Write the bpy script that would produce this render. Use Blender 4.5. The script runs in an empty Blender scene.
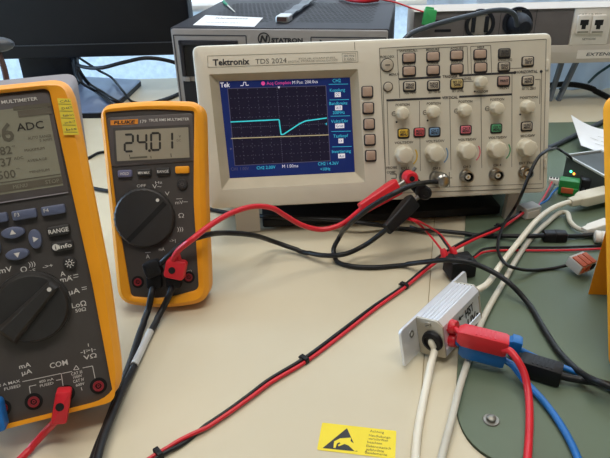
import bpy, math, random
from mathutils import Vector, Matrix
random.seed(4)
R = math.radians
scene = bpy.context.scene
COL = scene.collection

# ------------------------------------------------------------------ camera
CAM = Vector((0, 0, .286))
XR = Vector((.99967701, .02541421, 0)); YR = Vector((-.01212661, .47700464, -.87881711)); ZR = Vector((-.02233444, .87853326, .47715876))
ROT = Matrix((XR, YR, ZR))                      # world from camera
cam_data = bpy.data.cameras.new('camera'); cam = bpy.data.objects.new('camera', cam_data); COL.objects.link(cam)
cam.matrix_world = Matrix.Translation(CAM) @ ROT.to_4x4()
cam_data.sensor_width = 36; cam_data.lens = 600 / 610 * 36; cam_data.clip_start = .01
scene.camera = cam

# ------------------------------------------------------------------ light and exposure
w = bpy.data.worlds.new('world'); scene.world = w; w.use_nodes = True
wb = w.node_tree.nodes['Background']; wb.inputs[0].default_value = (.72, .86, 1, 1); wb.inputs[1].default_value = 2.2
def area(name, loc, target, sx, sy, power, color):
    l = bpy.data.lights.new(name, 'AREA'); l.shape = 'RECTANGLE'; l.size = sx; l.size_y = sy; l.energy = power; l.color = color
    o = bpy.data.objects.new(name, l); COL.objects.link(o)
    o.location = loc; o.rotation_euler = (Vector(target) - Vector(loc)).to_track_quat('-Z', 'Y').to_euler()
    return o
area('ceiling_tube_light', (-.15, .75, 1.8), (-.1, .6, 0), 1.3, .35, 11, (1, .93, .82))
area('ceiling_tube_light', (.1, -.2, 1.8), (0, .3, 0), 1.3, .35, 17, (1, .94, .85))
area('window_and_fill_light', (.1, 1.16, .62), (0, .4, .1), 2.2, .55, 5, (.62, .8, 1))
area('window_and_fill_light', (-1.86, .80, .45), (-.2, 1.05, .0), .8, .6, 42, (.45, .7, 1))  # added cool fill to brighten the back wall; wall_left has no window
scene.view_settings.view_transform = 'Standard'; scene.view_settings.look = 'None'
scene.view_settings.exposure = 0.0; scene.view_settings.gamma = 1; scene.view_settings.use_curve_mapping = False

# ------------------------------------------------------------------ helpers
def lin(c): return c / 12.92 if c <= .04045 else ((c + .055) / 1.055) ** 2.4
def hexc(h): h = h.lstrip('#'); return tuple(lin(int(h[i:i + 2], 16) / 255) for i in (0, 2, 4)) + (1,)
MATS = {}
def mat(name, h, rough=.5, metal=0, var=.06, scale=60, bump=0, emit=0, spec=.5, trans=0):
    m = bpy.data.materials.new(name); m.use_nodes = True; nt = m.node_tree; p = nt.nodes['Principled BSDF']
    c = hexc(h)
    tc = nt.nodes.new('ShaderNodeTexCoord'); n = nt.nodes.new('ShaderNodeTexNoise'); n.inputs['Scale'].default_value = scale; n.inputs['Detail'].default_value = 4
    nt.links.new(tc.outputs['Object'], n.inputs['Vector'])
    r = nt.nodes.new('ShaderNodeValToRGB')
    r.color_ramp.elements[0].position = .3; r.color_ramp.elements[1].position = .7
    r.color_ramp.elements[0].color = tuple(x * (1 - var) for x in c[:3]) + (1,)
    r.color_ramp.elements[1].color = tuple(min(1, x * (1 + var)) for x in c[:3]) + (1,)
    nt.links.new(n.outputs['Fac'], r.inputs['Fac'])
    nt.links.new(r.outputs['Color'], p.inputs['Base Color'])
    p.inputs['Roughness'].default_value = rough; p.inputs['Metallic'].default_value = metal
    p.inputs['Specular IOR Level'].default_value = spec
    if trans: p.inputs['Transmission Weight'].default_value = trans
    if emit:
        p.inputs['Emission Color'].default_value = c; p.inputs['Emission Strength'].default_value = emit
    if bump:
        b = nt.nodes.new('ShaderNodeBump'); b.inputs['Strength'].default_value = bump; b.inputs['Distance'].default_value = .001
        nt.links.new(n.outputs['Fac'], b.inputs['Height']); nt.links.new(b.outputs['Normal'], p.inputs['Normal'])
    MATS[name] = m
    return m
mat('wall_plaster', 'e2ecf8', .9, scale=40, bump=.6)
mat('room_wall', 'a9a49a', .9); mat('ceiling', 'c8c4bc', .9); mat('floor', '6f6a62', .7)
mat('desk', 'cdc3aa', .42, var=.025, scale=14, spec=.4); mat('desk_edge', 'a89878', .6); mat('dark_metal', '2c2d30', .5)
mat('green', '5d6b58', .5, var=.04, scale=25, spec=.4); mat('green_edge', '33402f', .7)
mat('orange', 'f3a016', .45, var=.03); mat('charcoal', '443f3c', .55, var=.05); mat('charcoal_dark', '2a2827', .5); mat('meter_grey', '57504f', .5)
mat('lcd', '9a9280', .25, var=.02); mat('lcd_olive', '8b8775', .3, var=.03); mat('lcd_ink', '2b2722', .6); mat('lcd_ink_soft', '5b5547', .6); mat('lcd_bar', '5e5648', .6)
mat('shell_grey', '8b8588', .6)
mat('key_blue', '59607a', .45); mat('key_lilac', '6c6c8c', .45); mat('key_dark', '2b2828', .45)
mat('white_print', 'd6d2cc', .6, var=.02); mat('black', '141417', .5, spec=.3); mat('black_soft', '19191c', .6, spec=.3); mat('logo_yellow', 'e08a2a', .5)
mat('jack_red', '8a2029', .45); mat('hole', '060606', .8)
mat('red', 'cc1f2c', .38, var=.05); mat('blue', '1767b0', .4, var=.05); mat('cable_black', '18191c', .45, spec=.35); mat('cable_grey', '3a4048', .45)
mat('cable_white', 'e6e0cf', .45); mat('cable_offwhite', 'c6c2b4', .5); mat('plug_white', 'dcd9d2', .45); mat('plug_beige', 'cfc8b4', .5)
mat('scope', 'd9d2c2', .5, var=.02); mat('scope_panel', 'cdc7b7', .55, var=.02); mat('bezel', 'b8ae98', .55); mat('bezel_light', 'd0c8b2', .5)
mat('knob', 'd5cdb8', .4, var=.02); mat('button_pink', 'b59c8b', .5); mat('button_tan', 'b8ad9c', .5); mat('print_dark', '2e2e33', .6); mat('print_soft', '5c5850', .6); mat('print_grey', '8b8575', .6)
mat('button_yellow', 'e0b83c', .45); mat('button_red', 'd0555a', .45); mat('button_blue', '6f93b8', .45); mat('button_rose', 'd8707f', .45); mat('button_green', '4f9a6c', .45); mat('button_khaki', 'c0aa70', .45); mat('button_mauve', 'a3857c', .45)
mat('steel', 'a9a6a0', .3, 1); mat('steel_dull', '8d8a82', .45, .8); mat('brass', 'c9a86a', .3, 1)
mat('screen_blue', '1a2965', .2, emit=.28, spec=.3); mat('screen_dark', '1f1b30', .2, emit=.2, spec=.3); mat('trace_cyan', '39c3cf', .5, emit=.55); mat('trace_cream', 'b9ab8a', .5, emit=.35)
mat('grid_line', '4c4a66', .5, emit=.3); mat('scr_white', 'e6e6f2', .5, emit=.35); mat('scr_magenta', 'e0489c', .5, emit=.4); mat('scr_cyan', '36b8d8', .5, emit=.45)
mat('alu', 'e3e5ea', .35, .5, var=.03); mat('alu_matt', 'bdb6a8', .45, .6, var=.03); mat('ink', '131316', .5)
mat('yellow', 'edd72a', .55, var=.03); mat('yellow_label', 'e8cf3c', .55); mat('paper', 'e9eaec', .8, var=.02)
mat('psu_top', '29282e', .55, spec=.25); mat('psu_front', '8e8884', .5); mat('vent_black', '141416', .8)
mat('monitor', '10131b', .5, spec=.3); mat('monitor_base', '6d7c98', .28, var=.04); mat('bezel_line', '3a3e46', .4)
mat('duct', 'c6bdb2', .55, var=.02); mat('duct_dark', '6d6768', .55); mat('duct_white', 'eae3da', .55); mat('socket', '1d2028', .6, spec=.3); mat('socket_pin', '9b948c', .4)
mat('green_plug', '3fae63', .45); mat('green_block', '23803c', .45); mat('wire_green', '2f8f6a', .5); mat('lever', 'b8552f', .5); mat('wago_grey', 'b9b6b0', .5)
mat('led_green', '55ffb0', .5, emit=3); mat('led_amber', 'ffa040', .5, emit=2.5)
mat('curtain', 'dbe5ee', .9, var=.1, scale=9); mat('strut', '6d7681', .5); mat('teal', '24505a', .5)
mat('pcb_box', '3f4442', .5); mat('box_edge', 'c9ccca', .4, .4); mat('glass', 'ffffff', .02, trans=1, var=0); mat('window_frame', 'e8e8e6', .5)
mat('lamp_grey', '474d56', .4); mat('tan_body', '4a3028', .6); mat('wrap', 'c7c7c4', .4)

def rpoly(cs, n=5):
    """closed outline with rounded corners: cs = [(x, y, r)] counter-clockwise"""
    out = []; N = len(cs)
    for i in range(N):
        p = Vector(cs[i][:2]); a = Vector(cs[i - 1][:2]); b = Vector(cs[(i + 1) % N][:2]); r = max(cs[i][2], 1e-5)
        d1 = (a - p).normalized(); d2 = (b - p).normalized()
        half = math.acos(max(-1, min(1, d1.dot(d2)))) / 2
        t = min(r / math.tan(half) if half < 1.5707 else 0, .49 * (a - p).length, .49 * (b - p).length) if half > .01 else 0
        s, e = p + d1 * t, p + d2 * t
        for k in range(n + 1):
            f = k / n; out.append(tuple((1 - f) ** 2 * s + 2 * f * (1 - f) * p + f * f * e))
    return out
def rrect(cx, cy, w, h, r=0, n=4):
    r = min(r, w * .49, h * .49)
    return rpoly([(cx - w / 2, cy - h / 2, r), (cx + w / 2, cy - h / 2, r), (cx + w / 2, cy + h / 2, r), (cx - w / 2, cy + h / 2, r)], n)
def inset(pts, d):
    N = len(pts); out = []
    for i in range(N):
        j = i - 1; 
        while (Vector(pts[j]) - Vector(pts[i])).length < 1e-7 and j > i - N: j -= 1
        k = (i + 1) % N; g = 0
        while (Vector(pts[k]) - Vector(pts[i])).length < 1e-7 and g < N: k = (k + 1) % N; g += 1
        a, p, b = Vector(pts[j]), Vector(pts[i]), Vector(pts[k])
        e1 = (p - a).normalized(); e2 = (b - p).normalized()
        n1 = Vector((-e1.y, e1.x)); n2 = Vector((-e2.y, e2.x)); m = (n1 + n2)
        m = m / max(.3, (1 + n1.dot(n2)))
        out.append((p.x + m.x * d, p.y + m.y * d))
    return out
def cr(pts, n=8):
    """smooth curve through points"""
    P = [Vector(p) for p in pts]
    if len(P) < 3: return P
    P = [P[0] * 2 - P[1]] + P + [P[-1] * 2 - P[-2]]; out = []
    for i in range(1, len(P) - 2):
        p0, p1, p2, p3 = P[i - 1:i + 3]
        t1 = max((p1 - p0).length ** .5, 1e-4); t2 = max((p2 - p1).length ** .5, 1e-4); t3 = max((p3 - p2).length ** .5, 1e-4)
        m1 = ((p1 - p0) / t1 - (p2 - p0) / (t1 + t2) + (p2 - p1) / t2) * t2
        m2 = ((p2 - p1) / t2 - (p3 - p1) / (t2 + t3) + (p3 - p2) / t3) * t2
        for k in range(n):
            t = k / n
            out.append(p1 * (2 * t**3 - 3 * t**2 + 1) + m1 * (t**3 - 2 * t**2 + t) + p2 * (-2 * t**3 + 3 * t**2) + m2 * (t**3 - t**2))
    out.append(P[-2]); return out
_tc = {}
def textmesh(s, bold, shear, sp=1):
    key = (s, bold, shear, sp)
    if key not in _tc:
        c = bpy.data.curves.new('lettering', 'FONT'); c.body = s; c.size = 1; c.offset = bold; c.shear = shear; c.resolution_u = 2; c.space_character = sp
        o = bpy.data.objects.new('lettering', c); me = o.to_mesh()
        vs = [v.co.copy() for v in me.vertices]; fs = [tuple(f.vertices) for f in me.polygons]
        o.to_mesh_clear(); bpy.data.objects.remove(o); bpy.data.curves.remove(c)
        _tc[key] = (vs, fs)
    return _tc[key]
class B:
    """collects shapes into one mesh"""
    def __init__(s): s.v = []; s.f = []; s.m = []; s.names = []
    def add(s, vs, fs, m, M=None):
        if m not in s.names: s.names.append(m)
        k = s.names.index(m); o = len(s.v)
        s.v += [tuple(M @ Vector(v)) if M else tuple(v) for v in vs]
        s.f += [tuple(i + o for i in f) for f in fs]; s.m += [k] * len(fs)
        return s
    def loft(s, loops, m, M=None, c0=True, c1=True):
        n = len(loops[0]); vs = [p for L in loops for p in L]; fs = []
        for a in range(len(loops) - 1):
            for i in range(n):
                j = (i + 1) % n; fs.append((a * n + i, a * n + j, (a + 1) * n + j, (a + 1) * n + i))
        if c0: fs.append(tuple(range(n))[::-1])
        if c1: fs.append(tuple((len(loops) - 1) * n + i for i in range(n)))
        return s.add(vs, fs, m, M)
    def prism(s, pts, z0, z1, m, bev=0, M=None, both=False):
        L = []
        if both and bev: L += [[(x, y, z0) for x, y in inset(pts, bev)], [(x, y, z0 + bev) for x, y in pts]]
        else: L += [[(x, y, z0) for x, y in pts]]
        if bev: L += [[(x, y, z1 - bev) for x, y in pts], [(x, y, z1 - bev * .3) for x, y in inset(pts, bev * .3)], [(x, y, z1) for x, y in inset(pts, bev)]]
        else: L += [[(x, y, z1) for x, y in pts]]
        return s.loft(L, m, M)
    def box(s, c, d, m, bev=0, M=None):
        x, y, z = c; return s.prism(rrect(x, y, d[0], d[1], bev, 2 if bev else 1) if bev else [(x - d[0]/2, y - d[1]/2), (x + d[0]/2, y - d[1]/2), (x + d[0]/2, y + d[1]/2), (x - d[0]/2, y + d[1]/2)], z - d[2] / 2, z + d[2] / 2, m, bev, M, both=True)
    def lathe(s, prof, m, M=None, n=28, lobes=0, amp=0, cap=True):
        L = []
        for r, z in prof:
            L.append([((r + (amp * math.cos(lobes * 2 * math.pi * i / n) if lobes and r > 0 else 0)) * math.cos(2 * math.pi * i / n), (r + (amp * math.cos(lobes * 2 * math.pi * i / n) if lobes and r > 0 else 0)) * math.sin(2 * math.pi * i / n), z) for i in range(n)])
        return s.loft(L, m, M, cap, cap)
    def cyl(s, x, y, z0, z1, r, m, bev=0, M=None, n=24):
        T = Matrix.Translation((x, y, 0)); T = M @ T if M else T
        return s.lathe([(r, z0), (r, z1 - bev), (r - bev * .4, z1 - bev * .2), (r - bev, z1)] if bev else [(r, z0), (r, z1)], m, T, n)
    def ring(s, x, y, z0, z1, r0, r1, m, M=None, n=28):
        T = Matrix.Translation((x, y, 0)); T = M @ T if M else T
        c = lambda r, z: [(r * math.cos(2 * math.pi * i / n), r * math.sin(2 * math.pi * i / n), z) for i in range(n)]
        return s.loft([c(r0, z0), c(r1, z0), c(r1, z1), c(r0, z1), c(r0, z0)], m, T, False, False)
    def tube(s, pts, r, m, n=10, smooth=8, M=None, taper=None):
        P = cr(pts, smooth) if smooth else [Vector(p) for p in pts]
        if M is None and smooth:                          # soft leads: slim them and keep them lying on what carries them
            for p in P:
                if p.z < r * 1.7: p.z -= r * .28
            r *= .72; taper = taper and taper * .72
        L = []; up = None
        for i, p in enumerate(P):
            t = (P[min(i + 1, len(P) - 1)] - P[max(i - 1, 0)]).normalized()
            if up is None: up = t.orthogonal().normalized()
            up = (up - t * up.dot(t)); up = up.normalized() if up.length > 1e-6 else t.orthogonal().normalized()
            sd = t.cross(up); rr = r if taper is None else r + (taper - r) * i / (len(P) - 1)
            L.append([tuple(p + up * rr * math.cos(2 * math.pi * k / n) + sd * rr * math.sin(2 * math.pi * k / n)) for k in range(n)])
        return s.loft(L, m, M)
    def flat(s, pts, z, m, M=None): return s.add([(x, y, z) for x, y in pts], [tuple(range(len(pts)))], m, M)
    def line(s, a, b, w, z, m, M=None):
        a, b = Vector(a), Vector(b); d = (b - a).normalized() * w / 2; q = Vector((-d.y, d.x))
        return s.flat([tuple(a - q), tuple(b - q), tuple(b + q), tuple(a + q)], z, m, M)
    def text(s, t, x, y, z, h, m, M=None, al='c', bold=.0, shear=0, width=None, rot=0):
        vs, fs = textmesh(t, bold, shear)
        if not vs: return s
        x0 = min(v.x for v in vs); x1 = max(v.x for v in vs); k = h / .70
        kx = k if width is None else width / (x1 - x0)
        ox = {'c': (x0 + x1) / 2, 'l': x0, 'r': x1}[al]
        ca, sa = math.cos(rot), math.sin(rot)
        out = []
        for v in vs:
            a = (v.x - ox) * kx; b = (v.y - .35) * k
            out.append((x + a * ca - b * sa, y + a * sa + b * ca, z))
        return s.add(out, fs, m, M)
    def build(s, name, parent=None, label=None, base=None, smooth=True):
        me = bpy.data.meshes.new(name); o = None
        vs = s.v
        if parent is None:
            if base is None:
                xs = [v[0] for v in vs]; ys = [v[1] for v in vs]; zs = [v[2] for v in vs]
                base = ((min(xs) + max(xs)) / 2, (min(ys) + max(ys)) / 2, min(zs))
            vs = [(x - base[0], y - base[1], z - base[2]) for x, y, z in vs]
        me.from_pydata(vs, [], s.f)
        for n in s.names: me.materials.append(MATS[n])
        me.polygons.foreach_set('material_index', s.m)
        if smooth:
            me.polygons.foreach_set('use_smooth', [True] * len(s.f)); me.set_sharp_from_angle(angle=R(38))
        me.validate(); me.update()
        o = bpy.data.objects.new(name, me); COL.objects.link(o)
        if parent is None: o.location = base
        else: o.parent = parent
        if label: o['label'] = label
        return o
def tag(o, label, cat, group=None, kind=None):
    if kind: o['kind'] = kind
    if label: o['label'] = label
    if cat: o['category'] = cat
    if group: o['group'] = group
    return o
def thing(name, label, cat, M=None, group=None):
    o = bpy.data.objects.new(name, None); o.empty_display_size = .01; COL.objects.link(o)
    if M is not None: o.matrix_world = M
    return tag(o, label, cat, group)
def struct(b, name): o = b.build(name); o['kind'] = 'structure'; return o
def ray(u, v): return ROT @ Vector(((u - 305) / 600, -(v - 229) / 600, -1))
def at(u, v, z=0): d = ray(u, v); return CAM + d * ((z - CAM.z) / d.z)      # the point of the plane at height z
def aty(u, v, y): d = ray(u, v); return CAM + d * (y / d.y)                 # the point of the vertical plane y
class Frame:
    def __init__(s, o, xa, ya):
        s.o = Vector(o); s.x = Vector(xa).normalized(); ya = Vector(ya); s.y = (ya - s.x * ya.dot(s.x)).normalized(); s.z = s.x.cross(s.y)
        s.M = Matrix((s.x, s.y, s.z)).transposed().to_4x4(); s.M.translation = s.o; s.I = s.M.inverted()
    def loc(s, u, v, z=0):
        d = ray(u, v); n = s.z; p0 = s.o + n * z
        p = CAM + d * ((p0 - CAM).dot(n) / d.dot(n)); q = s.I @ p; return (q.x, q.y)
    def w(s, x, y, z=0): return s.M @ Vector((x, y, z))
    def wp(s, u, v, z=0): x, y = s.loc(u, v, z); return s.w(x, y, z)
def basis(p, zdir, ydir=None):
    """matrix at p whose z looks along zdir"""
    z = Vector(zdir).normalized(); y = Vector(ydir) if ydir is not None else (Vector((0, 0, 1)) if abs(z.z) < .9 else Vector((0, 1, 0)))
    x = y.cross(z).normalized(); y = z.cross(x)
    m = Matrix((x, y, z)).transposed().to_4x4(); m.translation = Vector(p); return m
def cable(name, label, pts, r, m, cat='cable', group=None, n=10):
    return tag(B().tube(pts, r, m, n).build(name), label, cat, group)

# ------------------------------------------------------------------ room
Y0, Y1, X0, X1, Z0, Z1 = -2.0, 1.145, -1.9, 1.9, -.74, 1.95
struct(B().box((0, (Y0 + Y1) / 2, Z0 - .025), (X1 - X0 + .2, Y1 - Y0 + .4, .05), 'floor'), 'floor')
struct(B().box((0, (Y0 + Y1) / 2, Z1 + .025), (X1 - X0 + .2, Y1 - Y0 + .4, .05), 'ceiling'), 'ceiling')
struct(B().box((X0 - .05, (Y0 + Y1) / 2, (Z0 + Z1) / 2), (.1, Y1 - Y0, Z1 - Z0), 'room_wall'), 'wall_left')
struct(B().box((X1 + .05, (Y0 + Y1) / 2, (Z0 + Z1) / 2), (.1, Y1 - Y0, Z1 - Z0), 'room_wall'), 'wall_right')
struct(B().box((0, Y0 - .05, (Z0 + Z1) / 2), (X1 - X0, .1, Z1 - Z0), 'room_wall'), 'wall_front')
b = B(); WX0, WX1, WZ0, WZ1 = -1.3, 1.3, .112, 1.2
b.box(((X0 + X1) / 2, Y1 + .05, (Z0 - .03) / 2), (X1 - X0, .1, -.03 - Z0), 'wall_plaster')
b.box(((X0 + X1) / 2, Y1 + .05, (Z1 + WZ1) / 2), (X1 - X0, .1, Z1 - WZ1), 'wall_plaster')
b.box(((X0 + WX0) / 2, Y1 + .05, (WZ1 - .03) / 2), (WX0 - X0, .1, WZ1 + .03), 'wall_plaster')
b.box(((X1 + WX1) / 2, Y1 + .05, (WZ1 - .03) / 2), (X1 - WX1, .1, WZ1 + .03), 'wall_plaster')
struct(b, 'wall_back')
b = B()
for x in (WX0 + .025, -.6, WX1 - .025): b.box((x, Y1 + .06, (WZ0 + WZ1) / 2), (.05, .05, WZ1 - WZ0), 'window_frame', .004)
for z in (WZ0 + .006, WZ1 - .006): b.box((0, Y1 + .06, z), (WX1 - WX0, .05, .012), 'window_frame', .004)
win = struct(b, 'window_1')
g = B().box((0, Y1 + .06, (WZ0 + WZ1) / 2), (WX1 - WX0 - .02, .004, WZ1 - WZ0 - .02), 'glass').build('pane'); g['kind'] = 'structure'
g.name = 'window_2'
def translucent(name, fac):
    nt = MATS[name].node_tree; pn = nt.nodes['Principled BSDF']; tr = nt.nodes.new('ShaderNodeBsdfTranslucent'); mx = nt.nodes.new('ShaderNodeMixShader'); mx.inputs[0].default_value = fac
    nt.links.new(pn.inputs['Base Color'].links[0].from_socket, tr.inputs['Color'])
    if pn.inputs['Normal'].links: nt.links.new(pn.inputs['Normal'].links[0].from_socket, tr.inputs['Normal'])
    nt.links.new(pn.outputs[0], mx.inputs[1]); nt.links.new(tr.outputs[0], mx.inputs[2]); nt.links.new(mx.outputs[0], nt.nodes['Material Output'].inputs['Surface'])
mat('backlit_plaster', 'dfe8ef', .6, var=.10, scale=110, bump=.8); translucent('backlit_plaster', .75)  # plaster made translucent so outside light glows through it
struct(B().box((0, Y1 + .06, (WZ0 - .03) / 2), (WX1 - WX0, .006, WZ0 + .03), 'backlit_plaster'), 'backlit_wall_strip')  # stands in for the plaster wall under the window, brightened from behind

# ------------------------------------------------------------------ workbench
DT = .028
desk = thing('workbench', 'beige workbench top carrying all the instruments and cables', 'workbench')
sm = [at(436, 199), at(430, 280), at(412, 440)]
seam = lambda y: sm[1].x + (sm[0].x - sm[1].x) * (y - sm[1].y) / (sm[0].y - sm[1].y)
g_ = .00025
b = B().prism([(-1.0, -.02), (seam(-.02) - g_, -.02), (seam(1.14) - g_, 1.14), (-1.0, 1.14)], -DT, 0, 'desk', .0006); b.build('desktop_board', desk)
b = B().prism([(seam(-.02) + g_, -.02), (1.1, -.02), (1.1, 1.14), (seam(1.14) + g_, 1.14)], -DT, 0, 'desk', .0006); b.build('desktop_board', desk)
for x, y in ((-.95, .05), (1.04, .05), (-.95, 1.08), (1.04, 1.08)): B().box((x, y, (Z0 - DT) / 2), (.05, .05, -Z0 - DT), 'dark_metal', .003).build('leg', desk)
B().prism([(seam(-.01) - .002, -.01), (seam(-.01) + .002, -.01), (seam(1.13) + .002, 1.13), (seam(1.13) - .002, 1.13)], -DT + .002, -.0012, 'desk_edge').build('seam_filler', desk)
B().box((0, .56, -DT - .012), (1.9, 1.0, .024), 'dark_metal').build('support_frame', desk)

# ------------------------------------------------------------------ green mat
tl, bl = at(459, 197), at(453.5, 395); GT = .0025
dm = (bl - tl).normalized()
back = at(565, 123); far = bl + dm * .065
pts = [(far.x, far.y, .05), (.62, far.y - .01, .01), (.62, back.y - .01, .01), (tl.x - dm.x * .3, back.y, .01)]
b = B().prism(rpoly(pts, 14), .0002, GT - .0004, 'green_edge'); b.prism(rpoly(pts, 14), GT - .0004, GT, 'green', .0002)
mt = b.build('green_board'); tag(mt, 'flat green board with rounded corner lying under the scope', 'board')
p = at(491, 420.5, GT)
st = thing('grounding_stud', 'small steel screw head with washer on the green board', 'screw', Matrix.Translation(p))
B().lathe([(.0022, 0), (.0049, 0), (.0052, .0004), (.0048, .0009), (.0022, .0009)], 'steel_dull').build('washer', st)
B().lathe([(.0027, .0009), (.0030, .0016), (.0028, .0028), (.0018, .0036), (.0003, .0038)], 'steel_dull').build('screw', st)

# ------------------------------------------------------------------ ESD sticker
q = [at(326.5, 423.5), at(401, 430.5), at(395.5, 461), at(317, 450)]
xa = (q[1] - q[0]); F = Frame(q[3], (q[2] - q[3]) + xa, q[0] - q[3]); Wd, Hd = xa.length, (q[0] - q[3]).length
t = thing('warning_sticker', 'yellow antistatic warning sticker with black triangle on the beige desktop', 'sticker', F.M)
B().prism(rrect(Wd / 2, Hd / 2, Wd, Hd, .001), .0001, .0003, 'yellow').build('label_sheet', t)
b = B(); z = .00035
def stp(u, v): return F.loc(u, v)
A_, B_, C_ = (.040 * Wd, .12 * Hd), (.455 * Wd, .10 * Hd), (.27 * Wd, .84 * Hd)
A_ = stp(322.5, 448.5); B_ = stp(357.5, 452); C_ = stp(347, 428.5)
b.flat([A_, B_, C_], z, 'ink')
z2 = z + .00008
def tri(u, v):                                           # a point of the triangle: u along its base, v up
    return (A_[0] + (B_[0] - A_[0]) * u + (C_[0] - (A_[0] + B_[0]) / 2) * v, A_[1] + (B_[1] - A_[1]) * u + (C_[1] - (A_[1] + B_[1]) / 2) * v)
hand = [(1.02, .05), (.88, .30), (.72, .42), (.70, .58), (.40, .50), (.26, .34), (.30, .06), (.36, .05), (.36, .26), (.42, .32), (.46, .28), (.40, .20), (.43, .14), (.58, .27), (.70, .22), (.92, .0)]
b.flat([tri(u, v) for u, v in hand], z2, 'yellow')
b.build('hazard_triangle', t, smooth=False)
b = B()
for i, (s_, u0, v0, u1) in enumerate([('Achtung', 370, 431.2, 384), ('Handhabungs-', 369, 435.5, 391), ('vorschriften', 368.5, 438.7, 388), ('beachten', 367.5, 442.2, 382), ('Elektrostatisch', 366.5, 446, 391), ('gefährdete', 366, 449.5, 384), ('Bauelemente', 365, 452.6, 387)]):
    x, y = stp(u0, v0); x1, _ = stp(u1, v0 + 1); b.text(s_, x, y, z, .0019, 'ink', al='l', width=(x1 - x))
b.build('lettering', t, smooth=False)

# ------------------------------------------------------------------ oscilloscope
rx = ROT @ Vector((.99764, .05058, -.04643)); ry = ROT @ Vector((-.06581, .97406, .21651))
SC = Frame(CAM + ROT @ Vector((-.089419, .019195, -.561793)), rx, ry)
SW, SH, SD = .3238, .1454, .116
S = SC.loc; K = .00093
sc = thing('oscilloscope', 'beige bench oscilloscope with blue screen showing a cyan trace', 'oscilloscope', SC.M)
scr = [S(218.4, 81.2), S(351, 77), S(356, 173), S(229.3, 179.3)]
hol = [S(209, 74.3), S(358, 69), S(365.3, 182), S(221.6, 190)]
def quadloop(q, r, n=4):                                  # TL TR BR BL -> ccw from BL
    return rpoly([(*q[3], r), (*q[2], r), (*q[1], r), (*q[0], r)], n)
b = B()
o0 = rpoly([(-.0006, -.0010, .007), (SW, -.0006, .007), (SW - .0025, SH + .0012, .007), (-.0052, SH + .0010, .007)], 4); zz = lambda P, z: [(x, y, z) for x, y in P]
hl = quadloop(hol, .0015); il = quadloop(scr, .001)
b.loft([zz(inset(o0, .010), -SD), zz(inset(o0, .006), -SD + .006), zz(inset(o0, .005), -.030), zz(inset(o0, .0035), -.022), zz(o0, -.020), zz(o0, -.0035), zz(inset(o0, .001), -.001), zz(inset(o0, .0035), 0), zz(hl, 0)], 'scope', c1=False)
b.build('case', sc)
b = B().loft([zz(hl, 0), zz(il, -.0075)], 'bezel', c0=False, c1=False); b.build('screen_bezel', sc)
# screen
b = B(); z = -.0074
b.flat([scr[3], scr[2], scr[1], scr[0]], z, 'screen_blue')
gr = [S(227, 88.5), S(326.5, 85.5), S(331, 161.5), S(234.5, 166.5)]
b.flat([gr[3], gr[2], gr[1], gr[0]], z + .0001, 'screen_dark')
def gp(u, v):
    a = Vector(gr[3]).lerp(Vector(gr[2]), u); c = Vector(gr[0]).lerp(Vector(gr[1]), u); return tuple(a.lerp(c, v))
for i in range(11):
    if i in (0, 10): b.line(gp(i / 10, 0), gp(i / 10, 1), .0006, z + .0002, 'grid_line')
    else:
        for j in range(40):
            if i == 5 or j % 2: b.line(gp(i / 10, j / 40), gp(i / 10, (j + .45) / 40), .0005, z + .0002, 'grid_line')
for i in range(9):
    if i in (0, 8): b.line(gp(0, i / 8), gp(1, i / 8), .0006, z + .0002, 'grid_line')
    else:
        for j in range(50):
            if i == 4 or j % 2: b.line(gp(j / 50, i / 8), gp((j + .45) / 50, i / 8), .0005, z + .0002, 'grid_line')
def poly(pp, w, m, zz_):
    for a, c in zip(pp[:-1], pp[1:]): b.line(S(*a), S(*c), w, zz_, m)
poly([(230, 122.3), (279.2, 119.9), (281.2, 135), (284, 134.6), (300, 124), (306, 121.2), (327.5, 118.2)], .0011, 'trace_cyan', z + .0004)
poly([(230.5, 139), (329.5, 135.3)], .0008, 'trace_cream', z + .0003)
def st_(s_, u, v, h, m, wpx=None, al='c', bold=0):
    x, y = S(u, v); b.text(s_, x, y, z + .0003, h * K, m, al=al, width=wpx * K if wpx else None, bold=bold)
st_('Tek', 224.5, 84.6, 4.6, 'scr_white', 9.5, bold=.02)
poly([(240, 85.5), (243, 85.3), (243.2, 82), (245.5, 82), (245.7, 85.2), (248.5, 85)], .0006, 'scr_white', z + .0003)
x, y = S(263, 83.2); b.cyl(x, y, z + .0001, z + .0003, .0018, 'scr_magenta')
st_('Acq Complete', 279, 82.6, 3, 'scr_magenta', 24); st_('M Pos: 200.0us', 305.5, 81.7, 3, 'scr_white', 25); st_('CH2', 337.5, 80.3, 3.4, 'scr_cyan', 8)
for s_, u, v, wd in (('Kopplung', 338.3, 89.8, 15), ('Bandbreite', 339.2, 103.2, 18), ('200MHz', 339.6, 112.6, 12), ('Volts/Div', 340.3, 121.3, 17), ('Tastkopf', 341.5, 136.2, 15), ('Invertierung', 342.3, 151.8, 19)): st_(s_, u, v, 3.1, 'scr_cyan', wd)
for s_, u, v, wd in (('DC', 338.6, 94.6, 6), ('AUS', 339.5, 107.9, 7), ('Grob', 340.6, 126.2, 9), ('1X', 341.8, 141.4, 5), ('Aus', 342.5, 156.6, 7)):
    x, y = S(u, v); b.flat(rrect(x, y, wd * K, 4.6 * K), z + .0002, 'scr_white'); b.text(s_, x, y, z + .0003, 2.9 * K, 'screen_blue', width=(wd - 2) * K)
for v0, v1 in ((84.2, 83.8), (100, 99.5), (116.5, 116), (132, 131.5), (147.5, 147)): poly([(329.5 + (v0 - 84) * .055, v0), (349 + (v0 - 84) * .06, v1)], .0004, 'scr_cyan', z + .0002)
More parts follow.
